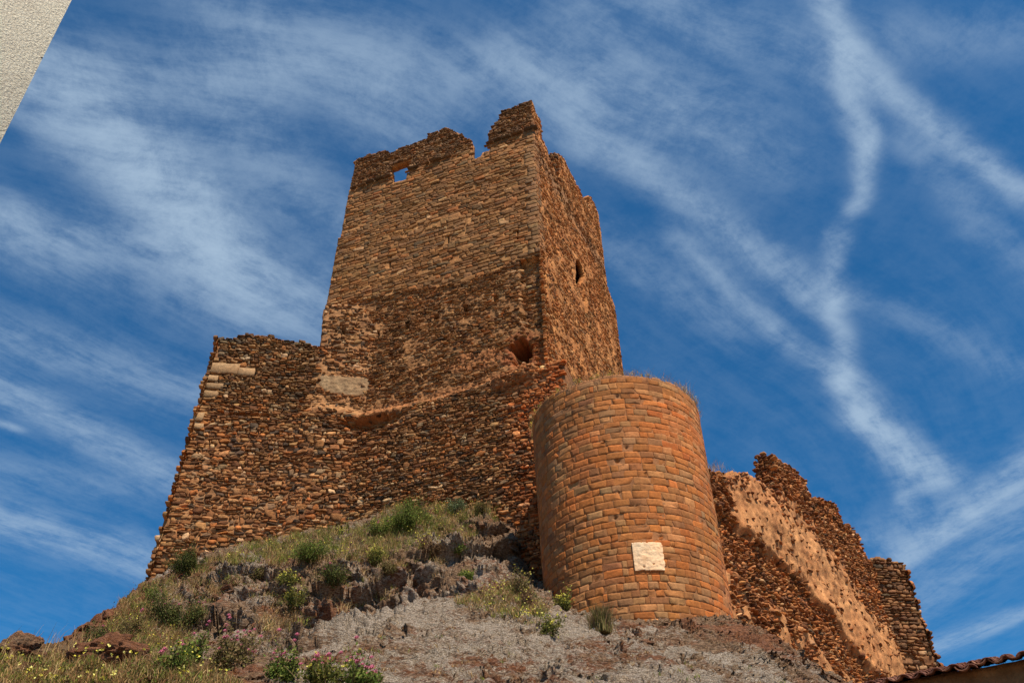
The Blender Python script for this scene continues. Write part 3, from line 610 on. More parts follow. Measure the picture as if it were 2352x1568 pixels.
# limewashed square
cs = [drum_hit(x, y, .05)[0] for x, y in ((1453, 1246), (1521, 1247), (1527, 1308), (1456, 1312))]
pu0, pu1 = (cs[0][0]+cs[3][0])/2, (cs[1][0]+cs[2][0])/2; pv1, pv0 = (cs[0][1]+cs[1][1])/2, (cs[2][1]+cs[3][1])/2
e_ = lambda u, v: (u > pu0+.03*n2(u*0, v, 4., 3, 1.)) & (u < pu1+.04*n2(u*0, v, 4., 3, 2.)) & (v > pv0+.03*n2(u, v*0, 4., 3, 3.)) & (v < pv1+.03*n2(u, v*0, 4., 3, 4.))
V, Fq, Cq = mortar(DR, pu0-.1, pu1+.1, pv0-.1, pv1+.1, .02, e_, lambda u, v: .048+wD(u, v)+.012*n2(u, v, 5., 4, 2.)+.008*n2(u, v, 14., 2, 5.), lambda u, v: np.clip(np.array([.80, .60, .40])*(1+.18*n2(u, v, 3., 4, 9.)[..., None]*np.array([.5, 1., 1.4])), 0, .85), -.005)
mesh('limewash_patch', V, [Fq], M_LIME, drumT, Cq)

# --- curtain wall running back on the right
C0 = at(1640, 1100, 28.5); CF = Face(C0, 39); CF.n = np.array([CF.d[1], -CF.d[0], 0]); CF.s = 1
crest = [(1600, 1070), (1631, 1078), (1660, 1091), (1711, 1091), (1750, 1106), (1774, 1122), (1775, 1052), (1791, 1056), (1827, 1082), (1849, 1103), (1856, 1132), (1882, 1152), (1914, 1158), (1924, 1187), (1933, 1209), (1956, 1209), (1973, 1234), (1984, 1267), (1995, 1291)]
polyC = CF.poly(crest); uC = polyC[-1][0]; polyC = [(-1.8, polyC[0][1])]+polyC[1:]+[(uC+1.2, polyC[-1][1]-.5), (uC+1.2, 5.), (-1.8, 5.)]
def line(fc, pts): a = np.array(sorted([fc.uv(x, y) for x, y in pts])); return lambda u: np.interp(u, a[:, 0], a[:, 1])
b1 = line(CF, [(1690, 1160), (1760, 1190), (1850, 1250), (1950, 1370), (2000, 1450), (2020, 1490)])     # plaster top
b2 = line(CF, [(1690, 1200), (1750, 1250), (1800, 1290), (1850, 1335), (1900, 1400), (1960, 1480), (2000, 1530)])  # plaster bottom
b3 = line(CF, [(1660, 1300), (1700, 1330), (1780, 1390), (1860, 1450), (1930, 1530), (1960, 1568)])     # dark band bottom
def pl(u, v):
    e = .75*n2(u, v, .9, 5, 3.); a = sst(v+.35*n2(u, v, 2.8, 4, 17.), b2(u)-.35+e*.7, b2(u)+.25+e*.7)*(1-sst(v+1.1*n2(u, v, 2.6, 4, 7.), b1(u)+.5+e, b1(u)+3.2+e)); a = a*sst(u+.5*n2(u, v, 1.5, 3, 9.), .5, 1.6)
    lowp = sst(n2(u, v, .75, 5, 14.)+.35*(b3(u)-v-.6)/2., .05, .35)*(v < b3(u)-.3); return np.maximum(a, lowp*.9)
def wC(u, v): return .15*n2(u, v, .4, 3, 2.)-.26*sst(b2(u)-v+.3*n2(u, v, 1.2, 3, 3.), -.1, .3)*(1-sst(b3(u)-v+.3*n2(u, v, 1.2, 3, 6.), -.2, .4))+.12*(v < b3(u))
def wCm(u, v): s = pl(u, v); return wC(u, v)+(1-s)*(-.04+.09*n2(u, v, 2.2, 3, 5.))+s*(.07+.05*n2(u, v, 3.5, 5, 5.))
def cCm(u, v):
    s = pl(u, v)[..., None]; c = mcol((.25, .12, .06), .35)(u, v); p = mcol((.52, .285, .14), .38, 1.8, 4.)(u, v); lo = ((v < b3(u))*.6)[..., None]
    c = c*(1-lo)+lo*mcol((.44, .22, .10), .3)(u, v); return c*(1-s)+p*s
curt = empty('curtain_wall', (C0[0], C0[1], 8.), 'long broken curtain wall with orange plaster band right of the round bastion', 'wall')
B = Build(); rag = lambda u, s_: .30*n2(np.floor(u/.38)*.38, 0*u, 1.3, 3, s_)+.12*n2(u, 0*u, 6., 2, s_); mC = lambda u, v: inpoly(u, v+rag(u, 4.), polyC)
B.add(*mortar(CF, -1.8, uC+1.2, 6., 25, .07, mC, wCm, cCm, lambda U, V: np.where(V > CF.uv(1711, 1091)[1]-.4, .62, 1.5)))
tC = lambda u, v: (1+.25*n2(u, v, .4, 2, 3.))[:, None]*np.ones(3)
PAL_C = [(3, (.29, .135, .06)), (1.5, (.17, .08, .042)), (1.4, (.42, .22, .10)), (1, (.38, .155, .055)), (.3, (.13, .09, .065)), (.3, (.58, .39, .24))]
B.add(*stones(CF, -1.8, uC+1., 6., 25, mC, wC, palette(PAL_C, tC), (.07, .18), (.11, .36), .03, (.03, .14), .17, .35, .42, lambda u, v: np.where(pl(u, v) > .4, np.clip(.75-pl(u, v)*.62, .12, .6), np.where(v < b3(u), .6, .92)), 51, .2, .6, .25, .1, .15))
us = CF.uv(1775, 1110); SE = Face(CF.pos(us[0], 0., 0.), 39-90); SE.n = -CF.d; SE.s = 1 if (np.array([SE.d[1], -SE.d[0], 0])@SE.n) > 0 else -1
B.add(*stones(SE, .0, .6, us[1]-.6, CF.uv(1775, 1052)[1]-.1, lambda u, v: u < .6, lambda u, v: 0*u-.02, palette(PAL_C), (.09, .2), (.15, .45), .02, (.03, .15), .12, .15, .4, 1, 53))
B.done('rubble_wall', M_MAS, curt)

# --- end turret
EP = CF.pos(uC, 0., 0.); EF = Face(EP, 84); 
if EF.n@EF.p0 > 0: EF.n = -EF.n; EF.s = -EF.s
pe = EF.poly([(1997, 1284), (2002, 1279), (2020, 1277), (2035, 1283), (2053, 1288), (2082, 1296), (2094, 1307)]); uE = (EF.uv(2100, 1343)[0]+EF.uv(2152, 1529)[0])/2
polyE = [(-.35, 4.), (-.35, pe[0][1]-.4)]+pe[:-1]+[(uE-.05, pe[-1][1]), (uE, 4.)]
wE = lambda u, v: .05*n2(u, v, .6, 3, 2.)
endt = empty('corner_turret', (EP[0], EP[1], 6.), 'small dark stone turret closing the far right end of the curtain wall', 'turret')
eo = EF.uv(2010, 1301); B = Build(); mE = lambda u, v: inpoly(u, v, polyE) & ~((np.abs(u-eo[0]) < .09) & (np.abs(v-eo[1]) < .16))
B.add(*mortar(EF, -.4, uE+.1, 5, 24, .07, mE, lambda u, v: wE(u, v)-.05+.03*n2(u, v, 5., 2, 1.)+.10*sst(n2(u, v, .5, 3, 4.)-.12*(v-14), .2, .5), mcol((.27, .15, .075), .35), .7))
B.add(*stones(EF, -.35, uE, 5, 24, mE, wE, palette([(3, (.24, .135, .075)), (2, (.16, .095, .06)), (1, (.34, .20, .11)), (.3, (.11, .085, .065)), (.3, (.46, .33, .21))]), (.12, .26), (.22, .62), .04, (.05, .15), .1, .06, .4, lambda u, v: np.clip(.95-1.2*sst(n2(u, v, .5, 3, 4.)-.12*(v-14), .2, .5), .25, 1), 61, .08, .4, .08, .1, .1, .02, 3, (lambda v: 0*v-.4, lambda v: 0*v+uE)))
ER = Face(EF.pos(uE, 0., 0.), 84-90); ER.n = EF.d.copy(); ER.s = 1 if (np.array([ER.d[1], -ER.d[0], 0])@ER.n) > 0 else -1
B.add(*mortar(ER, .1, 3.4, 5, pe[-1][1]-.2, .25, lambda u, v: u < 9, lambda u, v: -.08+0*u, mcol((.27, .15, .075), .35), .4))
B.add(*stones(ER, .0, 3.4, 5, pe[-1][1]-.3, lambda u, v: u < 3.4, lambda u, v: 0*u-.05, palette(PAL_C), (.14, .28), (.25, .6), .03, (.03, .1), .08, .05, .35, 1, 62))
B.done('rubble_wall', M_MAS, endt)

# ------------------------------------------------------------------ the rocky hill
def onface(fc, pts, w=.5):
    out = []
    for x, y in pts: u, v = fc.uv(x, y, w); out.append(fc.pos(u, v, w))
    return out
cp = onface(WF, [(342, 1337), (410, 1305), (480, 1275), (640, 1238), (740, 1222), (850, 1205)])+onface(TF, [(900, 1172), (1000, 1166), (1080, 1164), (1130, 1166), (1180, 1250), (1235, 1345)])
cp += [drum_hit(x, y)[1] for x, y in ((1262, 1362), (1300, 1388), (1370, 1412), (1430, 1424), (1540, 1422), (1640, 1414), (1668, 1412))]
for x, y, d in [(430, 1300, 31.5), (500, 1298, 29.5), (620, 1272, 29.2), (750, 1270, 28.5), (900, 1232, 28.6), (1050, 1205, 28.0), (1120, 1190, 28.0), (1140, 1200, 28.0),
    (1150, 1290, 27.0), (1190, 1310, 26.8), (1100, 1315, 24.8), (1180, 1345, 24.2), (1030, 1260, 27.0), (1040, 1330, 26.2), (560, 1310, 27.6), (650, 1330, 26.8), (640, 1400, 26.2), (650, 1470, 25.6), (800, 1315, 26.3), (820, 1400, 25.7), (820, 1450, 25.2),
    (900, 1300, 26.0), (930, 1400, 25.2), (900, 1440, 24.6), (1000, 1330, 25.6), (1010, 1385, 24.4), (1040, 1372, 21.8), (970, 1400, 21.0), (900, 1426, 20.2), (820, 1453, 19.2), (750, 1480, 18.2), (690, 1502, 17.3), (640, 1522, 16.4),
    (800, 1500, 16.5), (1000, 1450, 17.2), (1100, 1420, 19.0), (1200, 1400, 21.3), (1240, 1440, 19.8), (1250, 1500, 16.8), (1400, 1475, 19.8), (1550, 1500, 18.0), (1600, 1450, 21.2), (1400, 1568, 13.4), (1100, 1568, 12.8), (1250, 1568, 13.0), (700, 1568, 13.2), (900, 1568, 12.9), (900, 1500, 15.8),
    (1650, 1568, 14.0), (1700, 1432, 24.6), (1750, 1455, 24.0), (1790, 1500, 21.8), (1830, 1535, 20.0), (1855, 1568, 18.6), (1720, 1500, 19.5), (1600, 1520, 17.2), (1780, 1568, 16.5),
    (300, 1360, 31.0), (240, 1398, 28.6), (215, 1440, 27.0), (200, 1475, 25.6), (100, 1497, 22.5), (0, 1508, 22.), (0, 1568, 16.2), (150, 1568, 15.), (300, 1568, 14.2), (420, 1568, 13.6), (550, 1568, 13.4),
    (450, 1400, 27.6), (330, 1400, 27.8), (300, 1440, 25.5), (450, 1470, 25.6), (400, 1500, 21.5), (300, 1500, 21.), (250, 1530, 18.3), (520, 1510, 19.8), (600, 1530, 17.),
    (230, 1470, 31.5), (150, 1545, 30.), (0, 1568, 27.), (-150, 1580, 25.), (-150, 1530, 20.), (320, 1400, 36.)]: cp.append(at(x, y, d))
for x, y, z in [(-20, 3, 0), (-12, 4, 0), (-6, 5, .0), (0, 5, .2), (6, 5, 0), (12, 5, 0), (-6, 9, 2.5), (0, 9, 3.2), (5, 9, 2.8), (-11, 10, 2.2), (10, 9, .5), (-18, 11, 2.), (9, 14, 3.4), (11, 18, 4.2), (13, 24, 6.), (14, 30, 9.), (18, 36, 9.), (24, 42, 8.), (-24, 20, 4.), (-24, 30, 5.), (-20, 38, 8.), (16, 12, 0.), (22, 26, 2.), (30, 40, 2.),
                (-12, 36, 14), (-5, 34, 16), (3, 33, 15), (8, 36, 13), (12, 44, 11), (0, 44, 13), (-12, 46, 10)]: cp.append(np.array([x, y, z], float))
cp = np.array(cp); XY = cp[:, :2]; n_ = len(cp)
def ker(A, Bm): return np.linalg.norm(A[:, None]-Bm[None], axis=2)
Kk = ker(XY, XY)-np.eye(n_)*.02; Pm = np.concatenate([np.ones((n_, 1)), XY], 1)
sol = np.linalg.solve(np.block([[Kk, Pm], [Pm.T, np.zeros((3, 3))]]), np.concatenate([cp[:, 2], np.zeros(3)]))
def hz(x, y):
    out = np.empty(x.size); X = np.stack([x.ravel(), y.ravel()], 1)
    for k in range(0, len(X), 20000): S = X[k:k+20000]; out[k:k+20000] = ker(S, XY)@sol[:n_]+sol[n_]+S@sol[n_+1:]
    return out.reshape(x.shape)
def axis(segs): return np.concatenate([np.arange(a, b, s) for a, b, s in segs])
gx = axis([(-32, -16, .6), (-16, -12.5, .07), (-12.5, 9.5, .038), (9.5, 16, .12), (16, 34, .6)]); gy = axis([(2, 8, .3), (8, 11.5, .1), (11.5, 19, .032), (19, 29.8, .042), (29.8, 34, .12), (34, 56, .6)])
gyd = axis([(2, 11.5, .1), (11.5, 34, .05), (34, 56, .5)]); A1, A2 = np.meshgrid(gx[::4], gyd, indexing='ij'); Zc = hz(A1, A2)
GZd = np.stack([np.interp(gx, gx[::4], Zc[:, k]) for k in range(len(gyd))], 1)
spc = np.interp(gyd, [2, 9, 12, 18, 26, 31, 40, 56], [.5, .2, .040, .050, .060, .09, .6, 1.2])
MROW = 640; gt = np.linspace(0, 1, MROW); GY = np.empty((len(gx), MROW)); GZ = np.empty_like(GY)
for k in range(len(gx)):               # rows follow the slope, so cliffs get as many points as flats
    arc = np.concatenate([[0], np.cumsum(np.hypot(np.diff(gyd), np.diff(GZd[k]))/spc[:-1])]); yy = np.interp(gt*arc[-1], arc, gyd); GY[k] = yy; GZ[k] = np.interp(yy, gyd, GZd[k])
def blur(a, k=3):
    a = a.reshape(len(gx), MROW)
    for _ in range(k): b = np.pad(a, 1, mode='edge'); a = (b[:-2, 1:-1]+b[2:, 1:-1]+b[1:-1, :-2]+b[1:-1, 2:]+b[1:-1, 1:-1])/5
    return a
GY = blur(GY, 30); GX = np.repeat(gx[:, None], MROW, 1); GZ = hz(GX, GY); P3 = np.stack([GX, GY, GZ], -1).reshape(-1, 3)
# project to know which patch of rock is which
def proj(P): Vv = P-CAM; z = np.maximum(Vv@FW, .1); return CX+F*(Vv@RT)/z, CY-F*(Vv@UP)/z
px, py = proj(P3)
slab = inpoly(px, py, [(640, 1522), (750, 1478), (900, 1422), (1040, 1368), (1120, 1385), (1250, 1400), (1420, 1440), (1700, 1480), (1850, 1600), (1850, 3000), (500, 3000)]) & (P3[:, 1] < 22.5)
cliff = inpoly(px, py, [(480, 1300), (650, 1290), (900, 1270), (1040, 1240), (1120, 1180), (1175, 1200), (1180, 1310), (1040, 1370), (640, 1540), (430, 1480), (380, 1400)])
dz = 1e-2
S3 = np.stack([blur(P3[:, k], 25) for k in range(3)], -1); tu = np.gradient(S3, axis=0); tv = np.gradient(S3, axis=1); nn = np.cross(tu, tv).reshape(-1, 3); nn /= np.linalg.norm(nn, axis=1)[:, None]
near = ((P3[:, 0] > -17) & (P3[:, 0] < 17) & (P3[:, 1] > 7) & (P3[:, 1] < 36)).astype(float)
a_ = math.radians(32); Rz = np.array([[math.cos(a_), math.sin(a_), 0], [-math.sin(a_), math.cos(a_), 0], [0, 0, 1]]); Ps = P3@Rz.T
st = Ps*np.array([.55, 1.1, 1.9])
d1, s1, id1, of1 = worley(st*.75, 1); rp = np.random.RandomState(4); tl = rp.normal(0, .55, (512, 3)); hgt = rp.rand(512)
fac = (of1*tl[id1]).sum(1)+(hgt[id1]-.5)*.9
d2, s2, id2, of2 = worley(st*2.3+5, 2); fac2 = (of2*tl[id2]).sum(1)+(hgt[id2]-.5)
rg = fbm(Ps*np.array([.8, 1.6, 2.2]), 5, 2.1, .55, True)
fine_ = fbm(Ps*np.array([3.5, 5., 7.]), 4, 2.1, .6)
ampc = np.where(cliff, 1., .0); cnt = lambda m: m
from_mask = lambda m: np.array(m, float)
amp1 = .09+.26*ampc-.03*slab; amp2 = .06+.11*ampc+.02*slab
amp1 = blur(amp1, 30).ravel(); amp2 = blur(amp2, 30).ravel(); cliffs = blur(cliff.astype(float), 30).ravel(); slabs = blur(slab.astype(float), 30).ravel()
cr1 = np.exp(-(s1-d1)/.045); cr2 = np.exp(-(s2-d2)/.07)
d3, s3, id3, of3 = worley(st*5.5+15, 3); fac3 = (of3*tl[id3]).sum(1)+(hgt[id3]-.5); cr3 = np.exp(-(s3-d3)/.10)
# foliation: tilted schist leaves break off in little steps
nL = np.array([.30, -.50, .81]); nL /= np.linalg.norm(nL)
sdist = P3@np.array([.35, .55, .75])*2.3+1.3*fbm(P3*.6+3, 4)+.9*fbm(P3*np.array([2., 2., 2.])+11, 3); saw = (sdist-np.floor(sdist)); saw = sst(saw, 0., .12)*(1-saw)
sd2 = P3@np.array([-.25, .5, .85])*5.5+2.2*fbm(P3*1.3+23, 4); saw2 = sd2-np.floor(sd2); saw2 = sst(saw2, 0., .15)*(1-saw2)
chip = fbm(P3*np.array([5., 7., 9.])+40, 3, 2.1, .6)
disp = near*(amp1*fac*1.5+amp2*fac2*1.3+.12*(rg-.6)*(.5+slabs+.5*cliffs)+.05*fine_+.22*(saw-.35)*(.5+.6*slabs+.8*cliffs)*sst(fbm(P3*.9+61, 2), -.3, .4)+.13*(saw2-.3)*sst(fbm(P3*1.4+81, 2), -.3, .4)+.03*chip+.055*fac3-.16*cr1*(.4+cliffs+.3*slabs)-.075*cr2-.03*cr3)
disp = disp*(1-.28*slabs)-slabs*.05*np.clip(fbm(P3*np.array([1.2, 2.2, 2.6])+5, 3), -1, 1); lipd = near*(.22*saw*sst(fbm(P3*.9+61, 2), -.3, .4)+.12*saw2*sst(fbm(P3*1.4+81, 2), -.3, .4))
Vh = P3+nn*disp[:, None]+(lipd*(1-.5*slabs-.75*cliffs))[:, None]*np.array([0, -.7, -.55]); Vh[:, 0] += near*(1-.6*slabs)*.12*fbm(P3*1.3+9, 3); Vh[:, 1] += near*(1-.6*slabs)*.14*fbm(P3*1.3+33, 3)
left_ = (px < 350) & (py > 1320)
brownp = np.exp(-(((px-1130)/230)**2+((py-1580)/60)**2))*.6*sst(fbm(P3*1.2+91, 3), -.6, .3)
lichen = np.clip(.38+.28*slabs*(1+1.1*fbm(P3*1.1+71, 3))+.10*cliffs+.34*fbm(P3*.5, 4)-.55*brownp+.12*(nn[:, 2] > .6)-.22*((px > 1420) & (py < 1500))-.5*left_, 0, 1)
redm = np.clip(.25+.5*fbm(P3*.4+50, 3)+.45*((px < 360) & (py > 1330))+.3*ampc*(fbm(P3*.8+70, 2) > .1)-.15*cliffs+.5*brownp+.12*((px > 1420) & (py < 1510)), 0, 1)
soil = np.clip(.22+.25*fbm(P3*.5+20, 3)+.35*inpoly(px, py, [(0, 1500), (360, 1480), (560, 1568), (560, 3000), (-400, 3000), (-400, 1500)])+.4*inpoly(px, py, [(480, 1290), (860, 1220), (1130, 1160), (1140, 1200), (900, 1260), (650, 1290)])-.3*slab, 0, 1)
ids = np.arange(GX.size).reshape(GX.shape)
Qd = np.stack([ids[:-1, :-1], ids[1:, :-1], ids[1:, 1:], ids[:-1, 1:]], -1).reshape(-1, 4)
import bmesh
def hull(seed):                       # an angular block of broken schist
    r_ = np.random.RandomState(seed); bm = bmesh.new(); p = r_.uniform(-1, 1, (9, 3)); p = np.sign(p)*np.abs(p)**.4; p *= r_.uniform(.7, 1.05, (9, 1))
    for q_ in p: bm.verts.new(q_)
    res = bmesh.ops.convex_hull(bm, input=bm.verts[:]); loose = [v for v in bm.verts if not v.link_faces]; bmesh.ops.delete(bm, geom=loose, context='VERTS')
    bmesh.ops.bevel(bm, geom=bm.edges[:], offset=.02, segments=1, affect='EDGES'); bmesh.ops.triangulate(bm, faces=bm.faces[:]); bm.verts.index_update()
    V = np.array([v.co[:] for v in bm.verts]); Fs = np.array([[v.index for v in f.verts] for f in bm.faces]); bm.free(); return V, Fs
HUL = [hull(k) for k in range(10)]; hcol = np.stack([lichen, redm, soil], 1)
rs = np.random.RandomState(8); CV, CF_, CC = [Vh], [], [hcol]; nV = len(Vh)
def chunks(mask, n, size, flat, sink, red_=0.):
    global nV
    idx = np.where(mask & (near > 0))[0]
    for k in rs.choice(idx, n):
        V, Fs = HUL[rs.randint(10)]; s_ = np.exp(rs.normal(math.log(size), .45)); sc = np.array([rs.uniform(.8, 1.7), rs.uniform(.6, 1.), flat*rs.uniform(.7, 1.4)])*s_
        steep = 1. if cliff[k] else 0.; e1 = np.array([.45, .15, .9])*steep+np.array([.85, .52, .05])*(1-steep)+rs.normal(0, .22, 3); e3 = np.array([.75, -.5, .1])*steep*(1 if rs.rand() < .7 else -.6)+nL*(1-steep*.6)+rs.normal(0, .2, 3); e1 -= e3*(e1@e3)/(e3@e3); e1 /= np.linalg.norm(e1); e3 /= np.linalg.norm(e3); e2 = np.cross(e3, e1)
        P_ = (V*sc)@np.stack([e1, e2, e3])+Vh[k]-nn[k]*s_*sink; CV.append(P_); CF_.append(Fs+nV); nV += len(P_); CC.append(np.tile(np.clip(hcol[k]*[.75, 1, .4]+[0, red_*rs.rand(), 0], 0, 1), (len(P_), 1)))
cm = cliff & (nn[:, 2] < .72)
chunks(cm, 130, .17, .5, .45, .2); chunks(cm, 500, .08, .45, .2, .2)
chunks(left_ & (px > 190), 200, .12, .5, .35, .3); chunks((px > 1430) & (px < 1850) & (py > 1425), 250, .05, .4, .15, .1); chunks((px > 100) & (px < 700) & (py > 1440), 300, .06, .5, .15, .2)
hill = mesh('hill', np.concatenate(CV), [Qd]+CF_, M_ROCK, None, np.concatenate(CC)); tag(hill, 'rocky outcrop of lichen-grey and rust-red schist under the castle', kind='structure')
S_ = 1500.
gr = mesh('ground', [(-S_, -S_, 0), (S_, -S_, 0), (S_, S_, 0), (-S_, S_, 0)], [np.array([[0, 1, 2, 3]])], M_GROUND); tag(gr, 'dry earth ground below the hill', kind='structure')
bvh = BVHTree.FromPolygons([tuple(v) for v in Vh], [tuple(q_) for q_ in Qd])
def hit(x, y):
    r = Vector(ray(x, y)).normalized(); h = bvh.ray_cast(Vector(CAM), r, 80)
    return None if h[0] is None else (np.array(h[0]), np.array(h[1]))

# ------------------------------------------------------------------ boulders
def boulder(x, y, r, label, redness, seed, sq=(1, .8, .7), sink=.2, group=None):
    h = hit(x, y)
    if h is None: return
    c = h[0]; n = 5000; i = np.arange(n); import mathutils
    import bmesh; bm = bmesh.new(); bmesh.ops.create_icosphere(bm, subdivisions=5, radius=1.); V = np.array([v.co[:] for v in bm.verts]); Fs = np.array([[v.index for v in f.verts] for f in bm.faces]); bm.free()
    d1, s1, id1, of1 = worley(V*1.3+seed*3.1, seed); d1b, s1b, id1b, of1b = worley(V*3.4+seed*2.1, seed+1); k = 1+.28*((of1*tl[id1]).sum(1)+(hgt[id1]-.5))+.16*fbm(V*1.5+seed, 5)+.10*((of1b*tl[id1b]).sum(1)+(hgt[id1b]-.5))-.10*np.exp(-(s1b-d1b)/.06)+.03*fbm(V*9+seed, 4)
    P_ = V*k[:, None]*np.array(sq)*r+c+np.array([0, 0, r*sq[2]*(1-2*sink)-r*.1])
    o = mesh('boulder', P_, [Fs], M_ROCK, None, np.tile(np.array([.1, redness, .1]), (len(P_), 1)), origin=c); tag(o, label, 'boulder', group); return o
boulder(38, 1508, .40, 'dark rounded boulder on the skyline at the bottom left', .5, 3, (1.1, .8, .75))
boulder(74, 1508, .27, 'smaller brown boulder touching the dark skyline boulder', .6, 5, (.8, .8, .8))
boulder(250, 1525, .46, 'orange angular boulder among dry grass below the rust-red crag', 1.0, 8, (1.35, .8, .72))

# ------------------------------------------------------------------ plants
def blades(bases, h, w, lean, rs, cols, seg=3, per=8, spread=.08):
    B0 = np.repeat(bases, per, 0); N = len(B0); B0 = B0+np.concatenate([rs.normal(0, spread, (N, 2)), np.zeros((N, 1))], 1)
    hh = h*rs.uniform(.5, 1.25, N); az = rs.uniform(0, 2*math.pi, N); ln = lean*rs.uniform(.2, 1.4, N)
    D = np.stack([np.cos(az)*ln, np.sin(az)*ln, np.zeros(N)], 1); pa = rs.uniform(0, math.pi, N); side = np.stack([np.cos(pa), np.sin(pa), np.zeros(N)], 1)
    V = []
    for k in range(seg+1):
        t = k/seg; c = B0+np.array([0, 0, 1])*(hh*t*(1-.25*t*ln))[:, None]+D*(hh*t*t)[:, None]; ww = w*(1-t)**.7*.5+w*.06
        V += [c-side*ww, c+side*ww]
    V = np.stack(V, 1).reshape(-1, 3); n = 2*(seg+1); b = (np.arange(N)*n)[:, None]
    Q = np.concatenate([np.stack([b+2*k, b+2*k+1, b+2*k+3, b+2*k+2], -1).reshape(-1, 4) for k in range(seg)])
    c = np.array(cols)[rs.randint(0, len(cols), N)]*rs.uniform(.7, 1.3, (N, 1)); return V, Q, np.repeat(c, n, 0)
def leaves(P, size, rs, cols, asp=.45, up=.3):
    N = len(P); a = rs.normal(size=(N, 3)); a[:, 2] += up; a /= np.linalg.norm(a, axis=1)[:, None]; b = np.cross(a, rs.normal(size=(N, 3))); b /= np.linalg.norm(b, axis=1)[:, None]
    s = (size*rs.uniform(.6, 1.4, N))[:, None]; c_ = np.cross(a, b)*.25
    V = np.stack([P, P+a*s*.45+b*s*asp*.5+c_*s, P+a*s, P+a*s*.45-b*s*asp*.5+c_*s], 1).reshape(-1, 3); Q = np.arange(4*N).reshape(N, 4)
    c = np.array(cols)[rs.randint(0, len(cols), N)]*rs.uniform(.65, 1.35, (N, 1)); return V, Q, np.repeat(c, 4, 0)
def sticks(A, Bp, w, col):
    N = len(A); d = Bp-A; p = np.cross(d, [.3, .5, .8]); p /= np.linalg.norm(p, axis=1)[:, None]+1e-9; q_ = np.cross(d, p); q_ /= np.linalg.norm(q_, axis=1)[:, None]+1e-9
    V = []; 
    for s, k in ((A, 1.), (Bp, .5)):
        for ang in (0, 2.09, 4.19): V.append(s+(p*math.cos(ang)+q_*math.sin(ang))*w*k)
    V = np.stack(V, 1).reshape(-1, 3); b = (np.arange(N)*6)[:, None]
    Q = np.concatenate([np.stack([b+i, b+(i+1) % 3, b+3+(i+1) % 3, b+3+i], -1).reshape(-1, 4) for i in range(3)]); return V, Q, np.tile(np.array(col), (len(V), 1))
def ico(sub, r):
    bm = bmesh.new(); bmesh.ops.create_icosphere(bm, subdivisions=sub, radius=r); V = np.array([v.co[:] for v in bm.verts]); Fs = np.array([[v.index for v in f.verts] for f in bm.faces]); bm.free(); return V, Fs
